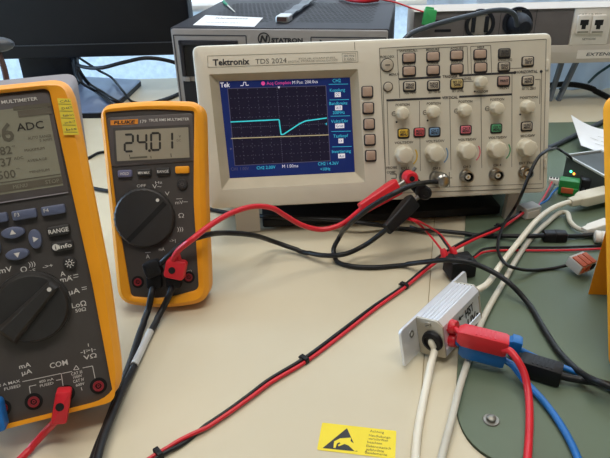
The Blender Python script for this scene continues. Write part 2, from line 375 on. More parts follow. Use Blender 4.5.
st_('CH1 1.00V', 239.5, 169.6, 3.2, 'grid_line', 18); st_('CH2 2.00V', 266, 168.3, 3.2, 'scr_cyan', 19); st_('M 1.00ms', 290.5, 166.8, 3.2, 'scr_white', 16); st_('CH2 \\ 4.36V', 329, 164.2, 3.2, 'scr_cyan', 21); st_('<10Hz', 326, 169.8, 3.2, 'scr_cyan', 10)
x, y = S(279, 87.5); b.flat([(x - .0012, y + .001), (x, y - .001), (x + .0012, y + .001)], z + .0003, 'scr_white')
x, y = S(327, 124.2); b.flat([(x - .0012, y), (x + .0006, y - .0012), (x + .0006, y + .0012)], z + .0003, 'scr_cyan')
x, y = S(230.5, 149.5); b.flat([(x - .0008, y - .0012), (x + .0012, y), (x - .0008, y + .0012)], z + .0003, 'grid_line')
b.build('display', sc, smooth=False)
# name plate
b = B(); pl = [S(207.5, 56), S(357.5, 51.5), S(358, 62), S(208, 67.5)]
for i in range(4): b.line(pl[i], pl[(i + 1) % 4], .0004, .0003, 'print_grey')
x, y = S(231.2, 61.8); b.text('Tektronix', x, y, .0003, 5.6 * K, 'print_dark', width=35 * K, bold=.03, rot=-.0)
x, y = S(271, 60.9); b.text('TDS 2024', x, y, .0003, 4.6 * K, 'print_soft', width=30 * K)
x, y = S(313, 58.3); b.text('FOUR CHANNEL', x + .004, y, .0003, 1.7 * K, 'print_grey', width=36 * K)
x, y = S(313, 60.9); b.text('DIGITAL STORAGE OSCILLOSCOPE', x, y, .0003, 1.8 * K, 'print_grey', width=48 * K)
pl = [S(342, 53.6), S(355.5, 53.1), S(356, 60.6), S(342.5, 61.3)]
for i in range(4): b.line(pl[i], pl[(i + 1) % 4], .0003, .0003, 'print_grey')
x, y = S(349, 55.8); b.text('200 MHz', x, y, .0003, 2 * K, 'print_soft', width=10.5 * K); x, y = S(349, 58.9); b.text('2 GS/s', x, y, .0003, 2 * K, 'print_soft', width=10 * K)
b.build('name_plate', sc, smooth=False)
# control panel and print
b = B(); pan = [S(379.3, 48.3), S(546, 39.2), S(543, 188), S(386.3, 193.5)]
b.flat([pan[3], pan[2], pan[1], pan[0]], .0003, 'scope_panel')
P = lambda a, c, w_=.0005, m='print_soft', z=.0005: b.line(S(*a), S(*c), w_, z, m)
for i in range(4): b.line(pan[i], pan[(i + 1) % 4], .0005, .0005, 'print_soft')
for (a, c) in (((398.8, 79.2), (440.5, 77)), ((459, 75.6), (515, 72.6)), ((386.3, 100.4), (440.5, 98)), ((459, 96.8), (511.9, 94.3))): P(a, c, .0019, 'print_dark')
for (a, c) in (((397, 50), (398.5, 79)), ((397, 50), (467, 46.3)), ((467, 46.3), (468, 75)), ((470.5, 46.5), (490.5, 45.5)), ((490.5, 45.5), (491.5, 74)), ((470.5, 46.5), (471.3, 75)), ((398.8, 80), (399.7, 98)),
               ((387, 102), (389, 165)), ((419.3, 101), (420.2, 171)), ((449.6, 98), (450.8, 170)), ((480.8, 97), (481.6, 168)), ((511.8, 73), (511.6, 167)), ((383, 88), (386, 192)), ((510, 68.5), (523, 68)), ((535, 79.5), (540, 79.3)), ((540, 79.3), (539.5, 104)), ((541.5, 72), (539.8, 180)), ((462, 81.5), (477, 81)), ((386, 189.2), (542, 183.6))): P(a, c)
def pt_(s_, u, v, h, wd, m='print_soft', bold=0): x, y = S(u, v); b.text(s_, x, y, .0006, h * K, m, width=wd * K, bold=max(bold, .02))
pt_('TRIGGER', 449.8, 76.4, 2.6, 15, 'print_dark', .02); pt_('VERTICAL', 449.8, 97.5, 2.6, 16, 'print_dark', .02); pt_('HORIZONTAL', 526.5, 71.7, 2.7, 22, 'print_dark', .02)
x, y = S(541, 71.5); b.cyl(x, y, .0003, .0006, .0013, 'print_dark'); x, y = S(514.5, 72.6); b.cyl(x, y, .0003, .0006, .0013, 'print_dark')
for s_, u, v, wd in (('SAVE/RECALL', 408.5, 50.5, 18), ('MEASURE', 432.5, 49.6, 13), ('ACQUIRE', 456.6, 48.4, 13), ('UTILITY', 408.8, 64, 13), ('CURSOR', 433, 63, 11), ('DISPLAY', 457, 62, 12), ('HELP', 480.5, 47.5, 7), ('DEFAULT', 480.8, 61, 13), ('PROBE CHECK', 387.2, 56.8, 14), ('MENUS', 394, 74.4, 10), ('TRIG VIEW', 409.8, 92.8, 13), ('SET TO 50', 434.3, 92, 12), ('SET LEVEL', 457.8, 90.8, 12), ('LEVEL', 467, 78.6, 9), ('SINGLE SEQ', 504.8, 59.6, 14), ('PRINT', 504.5, 88, 10),
                     ('HOLDOFF', 481.8, 91.6, 12), ('SET TO ZERO', 528.6, 88.5, 14), ('POSITION', 402.5, 104.7, 14), ('POSITION', 433.6, 103.4, 14), ('POSITION', 465.2, 101.5, 14), ('POSITION', 497, 99.4, 14), ('POSITION', 528.5, 97.4, 18), ('VOLTS/DIV', 403.8, 142.4, 19), ('VOLTS/DIV', 435, 141, 19), ('VOLTS/DIV', 467, 139.4, 19), ('VOLTS/DIV', 497.5, 137.4, 19), ('SEC/DIV', 527.5, 135.6, 15), ('CH 1', 405, 168, 8), ('CH 2', 436.5, 168.2, 8), ('CH 3', 466.7, 166.6, 8), ('CH 4', 497, 165, 8), ('EXT TRIG', 526.5, 162.8, 16), ('PROBE', 391.5, 167.5, 11), ('COMP', 391, 172, 9), ('5V', 390, 182, 5)):
    pt_(s_, u, v, 2.3, wd)
for u, v in ((394, 113.8), (425, 112.5), (456.2, 111), (487.2, 108.7)):
    x, y = S(u, v); b.ring(x, y, .0003, .0006, .0017, .0022, 'print_soft', n=14); b.line((x - .0015, y), (x + .0015, y), .0004, .0006, 'print_soft')
for u, v in ((396.5, 122), (427.5, 120.5), (474.5, 91.5), (520, 114.5)): x, y = S(u, v); b.cyl(x, y, .0003, .0006, .0009, 'print_dark')
pl = [S(385, 166), S(401, 165.4), S(401.5, 180), S(386, 181)]
for a, c in (((390, 174), (396, 173.8)), ((396, 173.8), (396.2, 178)), ((396.2, 178), (391, 178.4)), ((449, 172), (449.6, 187)), ((446.8, 178), (452, 177.8))): P(a, c, .0007)
b.build('control_panel', sc, smooth=False)
# seam and side clip
B().line(S(354.4, 42), S(354.9, 50), .0006, .0002, 'print_grey').build('case_seam', sc, smooth=False)
b = B()
x, y = S(547.3, 65); b.prism(rrect(x, y, 3.2 * K, 10 * K, .001), 0, .0016, 'scope', .0006); b.build('case_clip', sc); b = B()
x, y = S(545.3, 163.5); b.prism(rrect(x, y, 2.6 * K, 10 * K, .001), 0, .0016, 'scope', .0006)
b.build('case_clip', sc)
def key(name, u, v, wp, hp, m, h=.0028, t=None, frame='print_dark', tm='print_dark'):
    x, y = S(u, v, h); b = B(); w_, h_ = wp * K, hp * K
    b.prism(rrect(x + .0002, y - .0005, w_ + .0024, h_ + .0024, .0022), .0003, .0009, frame)
    b.prism(rrect(x, y, w_, h_, .0016), .0005, h, m, .0009)
    if t:
        for i, s_ in enumerate(t): b.text(s_, x, y + (.5 * (len(t) - 1) - i) * 2.7 * K, h + .0002, 2.3 * K, tm, width=min(w_ * .78, len(s_) * 2.2 * K), bold=.03)
    return b.build(name, sc)
for u, v in ((367.6, 91.5), (368.6, 107.9), (369.4, 124), (370.1, 139.7), (371, 155.6)): key('soft_key', u, v, 9.2, 9.2, 'button_pink', .0035)
for i, (u, v) in enumerate(((367.6, 91.5), (368.6, 107.9), (369.4, 124), (370.1, 139.7), (371, 155.6))): pass
for u, v in ((409.3, 57.6), (433.5, 56.3), (457.2, 54.8), (480.7, 53.9), (409.5, 70.8), (433.6, 69.8), (457.3, 68.6), (481.2, 67.2)): key('menu_key', u, v, 11, 7.8, 'button_pink')
key('menu_key', 505, 52.8, 10, 7.4, 'print_soft', t=('RUN', 'STOP')); key('menu_key', 504.6, 66.3, 10, 7.4, 'button_tan', t=('SINGLE', 'SEQ')); key('menu_key', 528.5, 61.1, 10, 7.8, 'button_tan', t=('AUTO', 'SET')); key('menu_key', 528.5, 80.3, 10, 7.6, 'button_tan', t=('HORIZ', 'MENU'))
key('menu_key', 409.9, 86, 10.5, 7.8, 'button_tan', t=('TRIG', 'MENU')); key('menu_key', 434, 85, 10.5, 7.8, 'button_tan', t=('FORCE', 'TRIG')); key('menu_key', 457.3, 83.4, 11, 7.8, 'button_khaki', t=('SET TO', '50%')); key('menu_key', 504.2, 80.8, 10.5, 8, 'button_mauve', t=('PRINT',))
for u, v, m, t in ((403.8, 133.2, 'button_yellow', ('CH 1', 'MENU')), (419.8, 132.2, 'button_red', ('MATH', 'MENU')), (434.9, 131.7, 'button_blue', ('CH 2', 'MENU')), (466.2, 129.7, 'button_rose', ('CH 3', 'MENU')), (496.9, 128.2, 'button_green', ('CH 4', 'MENU')), (527.4, 126.2, 'button_tan', ('HORIZ', 'MENU'))): key('channel_key', u, v, 9.6, 7.4, m, t=t)
for u, v, r in ((387.6, 65, 5.6), (388.5, 86.8, 4)):
    x, y = S(u, v, .003); b = B(); b.cyl(x, y, .0003, .0008, (r + 1) * K, 'print_soft'); b.cyl(x, y, .0005, .003, r * K, 'button_tan', .0009)
    if r > 5: b.line((x - .0022, y), (x + .0022, y), .0009, .0032, 'print_dark')
    b.build('round_key', sc)
def knob(name, u, v, d, h):
    x, y = S(u, v, h * .7); r = d * K / 2; M = Matrix.Translation((x, y, 0)); b = B()
    b.lathe([(r * 1.12, .0003), (r * 1.14, .0012), (r * 1.02, .002)], 'knob', M)
    b.lathe([(r, .0015), (r * .98, h * .5), (r * .93, h - .0016), (r * .84, h - .0004), (r * .7, h)], 'knob', M, 40, 8, r * .035)
    k = b.build(name, sc); return k
for u, v in ((403.4, 113.3), (434.6, 112), (466.2, 110.5), (498.4, 108.4), (529.5, 106.8)): knob('position_knob', u, v, 12, .010)
knob('trigger_knob', 482.2, 81.9, 11, .010)
for i, (u, v) in enumerate(((405.3, 155.2), (436, 153.6), (468.3, 151.5), (498.4, 149.8), (528.9, 148.4))):
    knob('scale_knob', u, v, 17, .012)
    if i < 4:
        x, y = S(u + 1, v + .8); r = 11 * K; m = ('button_yellow', 'button_blue', 'button_rose', 'button_green')[i]; bb = B()
        for k in range(7): a0, a1 = R(-50 + k * 12), R(-50 + (k + 1) * 12); bb.flat([(x + r * math.cos(a0) * .93, y + r * math.sin(a0) * .93), (x + r * math.cos(a0) * 1.05, y + r * math.sin(a0) * 1.05), (x + r * math.cos(a1) * 1.05, y + r * math.sin(a1) * 1.05), (x + r * math.cos(a1) * .93, y + r * math.sin(a1) * .93)], .0006, m)
        bb.build('channel_arc', sc, smooth=False)
BNC = {}
for n_, (u, v) in enumerate(((407, 177.5), (437.4, 178.5), (467.9, 176.8), (497.8, 175.4), (527.4, 173.3))):
    x, y = S(u, v, .008); BNC[n_] = (x, y); M = Matrix.Translation((x, y, 0)); b = B()
    b.lathe([(.0062, .0003), (.0062, .0018), (.0050, .002), (.0047, .0035), (.0047, .0095), (.0052, .0098), (.0052, .0108), (.0042, .011), (.0042, .0066)], 'steel', M, cap=False); b.lathe([(.0042, .0104), (.0040, .0065), (.0001, .0064)], 'hole', M, cap=False)
    for s_ in (-1, 1): b.box((x + s_ * .0052, y, .006), (.0014, .0016, .0016), 'steel', .0003)
    o = b.build('bnc_socket', sc)
    bb = B(); bb.lathe([(.0024, .0061), (.0024, .0090), (.0010, .0090)], 'cable_white', M); bb.lathe([(.0009, .009), (.0009, .0098), (.0003, .0100)], 'brass', M); bb.build('center_pin', o)
# flip feet
def foot(u0, u1, vt, vb):
    a = SC.loc((u0 + u1) / 2, vt, -.012); n = SC.I @ Vector(at((u0 + u1) / 2, vb)); n2 = SC.I @ at(u1, vb); n1 = SC.I @ at(u0, vb); w_ = abs(n2.x - n1.x)
    b = B(); hx = n.x; t = .004
    top = Vector((hx, .004, -.013)); bot = n
    gw = SC.M
    L = []
    for p_, dz in ((top, 0), (bot, 0)):
        L.append([(p_.x - w_ / 2, p_.y, p_.z + t), (p_.x + w_ / 2, p_.y, p_.z + t), (p_.x + w_ / 2, p_.y, p_.z - t), (p_.x - w_ / 2, p_.y, p_.z - t)])
    b.loft(L, 'duct'); b.box((hx + w_ * .25, .002, -.012), (w_ * 1.3, .006, .012), 'scope', .001)
    b.build('tilt_foot', sc)
foot(237, 260.5, 212, 231); foot(502, 513, 198, 219)

# ------------------------------------------------------------------ multimeters
def meter_frame(ox, oy, psi, be, dep):
    xa = Vector((math.cos(psi), math.sin(psi), 0)); bk = Vector((-math.sin(psi), math.cos(psi), 0))
    return Frame((ox, oy, dep * math.sin(be) + .0004), xa, Vector((0, 0, 1)) * math.cos(be) + bk * math.sin(be))
def shell(t, out, inn, dep, rim, back_mat='shell_grey', split=.45, shift=(0, 0)):
    """holster with a raised rim round the face; out / inn are outlines with equal counts"""
    zz = lambda P, z: [(x, y, z) for x, y in P]
    b = B()
    b.loft([zz(inset(out, .002), -dep * split), zz(out, -dep * split + .002), zz(out, -.005), zz(inset(out, .0008), -.0022), zz(inset(out, .0025), -.0004), zz(inset(out, .004), rim), zz(inset(inn, -.0015), rim), zz(inn, rim - .001), zz(inn, -.004)], 'orange', c1=False)
    hs = b.build('holster', t)
    b = B(); o2 = inset(out, .0025); mv = lambda P: [(x + shift[0] * max(-.2, min(1, y * 14 - 1.7)), y + shift[1] * max(0, min(1, y * 12 - 1))) for x, y in P]
    b.loft([zz(mv(inset(o2, .003)), -dep), zz(mv(inset(o2, .001)), -dep + .002), zz(inset(o2, .0005), -dep * split - .002), zz(inset(o2, .0005), -dep * split + .001)], back_mat)
    b.build('rear_case', t)
def stand(t, Fm, y, dep, w_, out, m='orange'):
    """folded-out tilt stand from the back down to the desk"""
    top = Fm.w(0, y, -dep); bk = Vector((-Fm.x.y, Fm.x.x, 0)); ft = Vector((top.x, top.y, .0012)) + bk * out
    b = B(); L = []
    for p_, ww in ((top, w_), (ft, w_ * 1.25)):
        d = bk * .0022; L.append([tuple(Fm.I @ (p_ + Fm.x * sx * ww / 2 + d * sy)) for sx, sy in ((-1, -1), (1, -1), (1, 1), (-1, 1))])
    b.loft(L, m); b.build('tilt_stand', t)
def seg7(b, ch, x, y, w_, h, th, z, m, sl=.06):
    hv = {'0': 'abcdef', '1': 'bc', '2': 'abged', '4': 'fgbc', '6': 'afgedc', '3': 'abgcd', '7': 'abc', '5': 'afgcd', '8': 'abcdefg', '9': 'abcdfg'}[ch]
    X = lambda u, v: (x + (u - .5) * w_ + sl * (v - .5) * h, y + (v - .5) * h)
    ends = dict(a=((0, 1), (1, 1)), b=((1, 1), (1, .5)), c=((1, .5), (1, 0)), d=((0, 0), (1, 0)), e=((0, 0), (0, .5)), f=((0, .5), (0, 1)), g=((0, .5), (1, .5)))
    for s_ in hv:
        p, q_ = (Vector(X(*e)) for e in ends[s_]); d = (q_ - p).normalized() * th * .35; q2 = Vector((-d.y, d.x)).normalized() * th / 2
        b.flat([tuple(p + d * .3), tuple(p + d + d + q2 - d * .5), tuple(q_ - d - d + q2 + d * .5), tuple(q_ - d * .3), tuple(q_ - d - d - q2 + d * .5), tuple(p + d + d - q2 - d * .5)][::-1], z, m)
def jack(t, x, y, z, r, m='jack_red'):
    b = B(); b.cyl(x, y, z - .003, z + .0004, r * 1.25, 'hole', n=24); b.ring(x, y, z, z + .0012, r * .45, r * .8, m); b.ring(x, y, z, z + .0008, r * .12, r * .26, m)
    return b.build('input_jack', t)

# ---- small multimeter (2401 on its display)
D1 = .029; F1 = meter_frame(-.113737, .391871, .0298, .384145, D1 + .004); f = F1.loc
m1 = thing('multimeter', 'orange handheld multimeter reading 24.01 in front of the oscilloscope', 'multimeter', F1.M)
k1 = .00077
out = rpoly([(-.0362, -.002, .016), (.0, -.0085, .2), (.0366, -.004, .016), (.0378, .075, .3), (.0400, .1532, .012), (0, .1555, .3), (-.0398, .1535, .012), (-.0378, .075, .3)], 6)
ip = [f(131, 296.5), f(163, 299), f(199, 289.5), f(193.5, 200), f(194.3, 111), f(150, 108.5), f(105, 112), f(115, 200)]
inn = rpoly([(x, y, r) for (x, y), r in zip(ip, (.004, .2, .006, .3, .002, .3, .002, .3))], 6)
shell(m1, out, inn, D1, .0012, 'charcoal_dark', .9)
b = B().prism(inn, -.010, -.0012, 'charcoal'); b.build('face_panel', m1)
b = B(); zf = -.0012
dp = [f(106.8, 117.5), f(192.6, 113), f(194.6, 161), f(111, 167)]
b.prism(quadloop(dp, .003), zf - .001, zf + .0010, 'meter_grey', .0006)
lc = [f(115.5, 130.7), f(188.3, 127.2), f(189.6, 157.5), f(117.2, 161.2)]
b.prism(quadloop([f(113, 128), f(190, 124.5), f(192, 160), f(115, 164)], .001), zf, zf + .0013, 'charcoal')
b.build('display_bezel', m1)
b = B(); b.prism(quadloop(lc, .0006), zf, zf + .0016, 'lcd'); z = zf + .0018
for ch, u, w_ in (('2', 129, 8.2), ('4', 142.3, 8.4), ('0', 155.7, 8.6), ('1', 168.2, 8.2)):
    x, y = f(u, 143 - (u - 129) * .055); seg7(b, ch, x, y, w_ * k1, 16.6 * k1, 2.1 * k1, z, 'lcd_ink', .05)
x, y = f(149.6, 150.6); b.cyl(x, y, z - .0004, z, .0010, 'lcd_ink')
x, y = f(180, 136.4); b.text('V', x, y, z, 2.4 * k1, 'lcd_ink'); x, y = f(179, 140.4); b.text('DC', x, y, z, 2.2 * k1, 'lcd_ink_soft')
b.line(f(129.8, 158), f(147.5, 156.9), 1.8 * k1, z, 'lcd_ink_soft'); b.line(f(151, 156), f(151.3, 158.4), .0005, z, 'lcd_ink'); b.line(f(171, 153.5), f(171.4, 157.2), .0006, z, 'lcd_ink'); b.line(f(129.6, 154.6), f(129.9, 156.6), .0005, z, 'lcd_ink')
b.build('lcd_display', m1, smooth=False)
b = B(); z = zf + .0012
b.flat([f(110.5, 125.3), f(138, 124), f(138, 119), f(110.3, 120.4)], z, 'logo_yellow'); x, y = f(124.5, 122.2); b.text('FLUKE', x, y, z + .0002, 3.1 * k1, 'charcoal_dark', width=21 * k1, bold=.03, shear=.15)
x, y = f(143.3, 121.3); b.text('179', x, y, z, 3 * k1, 'white_print', width=6 * k1); x, y = f(169, 119.6); b.text('TRUE RMS MULTIMETER', x, y, z, 2.6 * k1, 'white_print', width=40 * k1, bold=.01)
z = zf + .0003
for s_, u, v, h, w_ in (('OFF', 141, 185.8, 3, 9), ('V~', 156.6, 186.3, 4.2, 9), ('Hz', 158.5, 182.4, 2.6, 7), ('V', 167, 193.6, 4, 4.5), ('mV', 179, 202.4, 3.8, 8), ('Ω', 181, 215.6, 4.4, 5.5), (')))', 180, 229, 4, 6), ('->|', 172.3, 240.6, 3, 6), ('mA', 161.5, 249.3, 3.2, 6), ('A', 147.5, 256.6, 4.2, 4), ('COM', 168.5, 257, 3.2, 7), ('VΩ', 188.5, 271.5, 2.6, 6)):
    x, y = f(u, v); b.text(s_, x, y, z, h * k1, 'white_print', width=w_ * k1)
b.line(f(183, 202), f(187.5, 201.8), .0004, z, 'white_print'); b.line(f(176, 199), f(182, 198.7), .0004, z, 'white_print'); b.line(f(145, 252.8), f(150.5, 252.4), .0004, z, 'white_print')
b.build('lettering', m1, smooth=False)
for u, v, m, t_ in ((124.6, 173.6, 'key_lilac', 'HOLD'), (143.9, 172.7, 'key_dark', 'MIN MAX'), (163, 171.4, 'key_dark', 'RANGE'), (182, 169.8, 'orange', None)):
    x, y = f(u, v, .0015); b = B().prism(rrect(x, y, 14 * k1, 7.2 * k1, .0015), zf, .0016, m, .0008)
    if t_: b.text(t_, x, y, .0018, 2.7 * k1, 'white_print', width=(8.5 if t_ == 'HOLD' else 11.5) * k1, bold=.01)
    b.build('function_key', m1)
x, y = f(182.2, 184.3, .001); b = B().cyl(x, y, zf, .0014, 5.2 * k1, 'key_dark', .0006); b.ring(x, y, .0014, .0016, .0008, .0014, 'meter_grey')
for i in range(8): a = i * math.pi / 4; b.line((x + .0018 * math.cos(a), y + .0018 * math.sin(a)), (x + .0026 * math.cos(a), y + .0026 * math.sin(a)), .0004, .0016, 'meter_grey')
b.build('backlight_key', m1)
def dial(t, x, y, r, h, ang, dot, ridge, m='charcoal_dark'):
    M = Matrix.Translation((x, y, 0)); b = B()
    b.lathe([(r, zf), (r, h * .5), (r * .97, h * .8), (r * .93, h)], m, M, 96, 32, r * .012); d = b.build('rotary_dial', t)
    return d
x, y = f(143.6, 218.3, .004); rd = 30.3 * k1; d = dial(m1, x, y, rd, .0042, 0, 0, 0)
a0, a1 = f(165, 203, .0045), f(128, 241, .0045)
b = B(); b.line(a0, a1, 5 * k1, .0044, 'hole'); dv = (Vector(a1) - Vector(a0)).normalized(); nv = Vector((-dv.y, dv.x))
b.build('pointer', d, smooth=False)
x, y = f(157.5, 200.2, .0045); b = B().cyl(x, y, .0040, .0046, 1.7 * k1, 'white_print'); b.build('index_dot', d)
for u, v in ((137.6, 282.2), (152.5, 281.5), (173.5, 279), (188.5, 277.5)): x, y = f(u, v); jack(m1, x, y, zf, 5 * k1)
stand(m1, F1, .105, D1, .030, .022)

# ---- large multimeter at the left edge
D2 = .0487; F2 = meter_frame(-.19452, .24866, .32924, .40304, D2); f = F2.loc
m2 = thing('multimeter', 'large orange multimeter with olive display reading ADC and red lead plugged in', 'multimeter', F2.M)
k2 = .00063; MW, MH = .0903, .1966
ic = [f(49, 88), f(65.5, 170), f(91.7, 280), f(114, 398)]
cx = MW / 2
rx_ = [p[0] for p in ic]; ry_ = [p[1] for p in ic]
out = rpoly([(.002, 0, .012), (MW - .004, 0, .022), (MW + .0002, .075, .3), (MW, MH, .012), (0, MH, .012), (-.0005, .075, .3)], 7)
mir = lambda x: MW - x
inn = rpoly([(mir(rx_[3]), ry_[3], .005), (rx_[3], ry_[3], .006), (rx_[2], ry_[2], .3), (rx_[0], ry_[0], .004), (mir(rx_[0]), ry_[0], .004), (mir(rx_[2]), ry_[2], .3)], 7)
shell(m2, out, inn, D2, .0025, 'shell_grey', .45, (.006, .014))
zf = -.0015
b = B().prism(inn, -.012, zf, 'charcoal'); b.build('face_panel', m2)
# display
b = B(); top = f(46.5, 91.5); bot = f(68, 192)
xr, xl = f(60, 160)[0], mir(f(60, 160)[0]); yt, yb = top[1], bot[1]
b.prism(rrect(cx, (yt + yb) / 2, xr - xl + .003, yt - yb + .001, .002), zf, zf + .0008, 'meter_grey', .0004)
b.line((xl, yb - .0002), (xr + .001, yb - .0002), .0007, zf + .0012, 'shell_grey')
b.build('display_bezel', m2)
yl, yl2 = f(55, 109)[1], f(66, 185)[1]
b = B(); b.flat(rrect(cx, (yl + yl2) / 2 + .0015, xr - xl - .002, yl - yl2 + .003, 0, 1), zf + .0010, 'lcd_olive'); z = zf + .0013
def t2(s_, u, v, h, w_, m='lcd_ink', al='c', bold=0): x, y = f(u, v); b.text(s_, x, y, z, h * k2, m, al=al, width=w_ * k2, bold=bold)
p0 = f(34.5, 112.3); b.flat(rrect(p0[0], p0[1], 28 * k2, 6 * k2), z - .0001, 'lcd_bar'); p0 = f(32, 106.5); b.flat(rrect(p0[0], p0[1], 32 * k2, 3.5 * k2), z - .0001, 'lcd_ink_soft')
t2('ADC', 30, 125.8, 6.8, 23, bold=.01); x, y = f(-6.5, 136); b.text('0.46', f(14, 134)[0], y + .0012, z, 16 * k2, 'lcd_ink_soft', al='r', bold=.02)
t2('AUTO RANGE', 39.5, 136.8, 2.6, 20, 'lcd_ink_soft'); t2('5 AMPS', 46, 139.8, 2.3, 11, 'lcd_ink_soft')
for s_, u, v in (('0.482', 11.5, 149.5), ('0.437', 12.2, 161), ('0.500', 15.5, 173.2)): x, y = f(u, v); b.text(s_, x, y, z, 7.2 * k2, 'lcd_ink_soft', al='r', bold=.015)
for s_, u, v in (('°', 13.5, 147), ('ADC', 18.5, 158), ('°', 18, 169.5)): t2(s_, u, v, 2.6, 3 if s_ == '°' else 8, 'lcd_ink_soft')
for s_, u, v in (('MAXIMUM', 34.5, 149.2), ('AVERAGE', 37, 159.8), ('MINIMUM', 39.5, 170.8)): t2(s_, u, v, 2.4, 17, 'lcd_ink_soft')
x, y = f(30, 178.5); b.flat([(xl + .001, y - .0002), (xr - .001, y - .0002), (xr - .001, y + .0003), (xl + .001, y + .0003)], z, 'lcd_ink_soft')
x, y = f(35, 183.8); b.flat(rrect(cx, y, xr - xl - .002, 6.5 * k2), z, 'lcd_bar'); b.text('STOP', f(52, 180)[0], y, z + .0002, 3.6 * k2, 'lcd_olive'); b.text('MENU', f(20, 185)[0], y, z + .0002, 3.2 * k2, 'lcd_olive')
b.build('lcd_display', m2, smooth=False)
b = B(); z = zf + .0012; x, y = f(37.5, 98.3); b.text('TRUE RMS MULTIMETER', x, y, z, 2.9 * k2, 'white_print', al='r', width=56 * k2, bold=.02)
z = zf + .0003
for s_, u, v, h, w_ in (('mV', 5, 270, 5, 11), ('Ω', 23.5, 270, 5.2, 5.5), ('nS', 32, 271, 3.6, 6), (')))', 31.5, 264, 4, 6), ('->+', 47.5, 266.3, 3.4, 9), ('A', 62.5, 274, 4.4, 4.4), ('mA', 66, 279, 5, 11), ('µA', 74, 291.5, 5, 10), ('LoΩ', 78.8, 304.7, 4.8, 13), ('50Ω', 80.5, 310.2, 3.2, 9.5), ('VΩ', 90, 357, 4.2, 12), ('-|>|-', 88, 351, 3, 14), ('mA', 24.5, 366, 4.4, 10), ('µA', 26.5, 372.5, 4.4, 9), ('COM', 58.5, 364.5, 5.2, 16), ('400 mA', 46, 381, 2.5, 13), ('FUSED', 46.5, 385, 2.5, 12), ('10 A MAX', 8, 384, 2.7, 20), ('FUSED', 12, 388, 2.6, 14), ('CAT III', 76.5, 373.5, 2.9, 10), ('1000V', 77.5, 377, 2.6, 8), ('CAT IV', 78.5, 381, 2.9, 10), ('600V', 80, 385, 2.6, 8)):
    x, y = f(u, v); b.text(s_, x, y, z, h * k2, 'white_print', width=w_ * k2, bold=.01)
ln = lambda *pp: [b.line(f(*a), f(*c), .0004, z, 'white_print') for a, c in zip(pp[:-1], pp[1:])]
ln((22, 382.3), (61, 374)); ln((61, 374), (63, 387)); ln((30, 394), (29, 387), (36, 385.5)); ln((56, 381), (61, 380)); ln((62, 374), (72, 372)); ln((82.5, 368.5), (92.5, 366.5), (95, 379)); ln((73.5, 370.5), (76, 366), (79, 369.8), (73.5, 370.5)); ln((81, 388), (82, 391)); ln((70, 276), (71, 276)); ln((88, 344), (88.5, 347))
for u, v in ((73, 275.5), (73.3, 278), (81.5, 288), (81.8, 290)): ln((u, v), (u + 5, v - 1))
b.build('lettering', m2, smooth=False)
def key2(name, poly_, m, h=.0022, label=None):
    return B().prism(poly_, zf, h, m, .0008)
for u, v, t_ in ((24.4, 214.3, 'F3'), (53.4, 210, 'F4'), (-5, 218.5, 'F2'), (-34, 222.5, 'F1')):
    x, y = f(u, v, .001); bb = key2('k', rrect(x, y, 21 * k2, 8.6 * k2, .0012), 'key_blue'); bb.text(t_, x - 6 * k2, y + .0004, .0024, 3.4 * k2, 'white_print'); bb.build('soft_key', m2)
def ell(x, y, a, c, rot=0, n=24): return [(x + a * math.cos(2 * math.pi * i / n) * math.cos(rot) - c * math.sin(2 * math.pi * i / n) * math.sin(rot), y + a * math.cos(2 * math.pi * i / n) * math.sin(rot) + c * math.sin(2 * math.pi * i / n) * math.cos(rot)) for i in range(n)]
for u, v, a, c, tr in ((13, 232.6, 10, 5.2, 0), (35.2, 239, 5.6, 9, 3), (17.4, 254.2, 10, 5.2, 2), (-6.5, 247, 5.6, 9, 1)):
    x, y = f(u, v, .001); bb = key2('k', ell(x, y, a * k2, c * k2), 'key_blue'); an = (1, 2, 3, 0)[tr] * math.pi / 2
    an = {0: math.pi / 2, 1: math.pi, 2: -math.pi / 2, 3: 0}[tr]
    bb.flat([(x + .0019 * math.cos(an + q_), y + .0019 * math.sin(an + q_)) for q_ in (0, 2.1, -2.1)], .0024, 'white_print'); bb.build('arrow_key', m2)
for u, v, w_, h_, t_ in ((58.6, 230.4, 20, 8.8, 'RANGE'), (62.6, 246, 19.5, 8.8, 'info'), (-20, 240, 20, 8.8, 'HOLD')):
    x, y = f(u, v, .001); bb = key2('k', rrect(x, y, w_ * k2, h_ * k2, .0018), 'key_dark', .0018); bb.text(t_, x + (2.4 * k2 if t_ == 'info' else 0), y, .002, 4 * k2, 'white_print', width=(11.5 if t_ == 'info' else 17.5) * k2, bold=.015)
    if t_ == 'info': bb.cyl(x - 6 * k2, y, .0017, .002, 3 * k2, 'white_print', n=16); bb.text('i', x - 6 * k2, y, .0022, 4 * k2, 'key_dark', bold=.03)
    bb.build('function_key', m2)
x, y = f(69.8, 263.2, .001); bb = B().cyl(x, y, zf, .0016, 6 * k2, 'key_dark', .0006); bb.ring(x, y, .0015, .0018, .0009, .0013, 'white_print')
for i in range(8): a = i * math.pi / 4; bb.line((x + .0017 * math.cos(a), y + .0017 * math.sin(a)), (x + .0026 * math.cos(a), y + .0026 * math.sin(a)), .0005, .0018, 'white_print')
bb.build('backlight_key', m2)
x, y = f(33, 308, .004); x = cx; e = f(69.5, 306, .004); rd = e[0] - cx
M = Matrix.Translation((x, y, 0)); b = B(); b.lathe([(rd * 1.05, zf), (rd * 1.04, .001), (rd, .0012), (rd * .97, .0045), (rd * .93, .0056), (rd * .3, .0058)], 'charcoal_dark', M, 64); d = b.build('rotary_dial', m2)
tip = Vector(f(55, 283, .008)); tail = Vector((2 * x, 2 * y)) - tip; dv = (tip - tail).normalized(); nv = Vector((-dv.y, dv.x)); tail = tail - dv * .001
b = B(); L = []
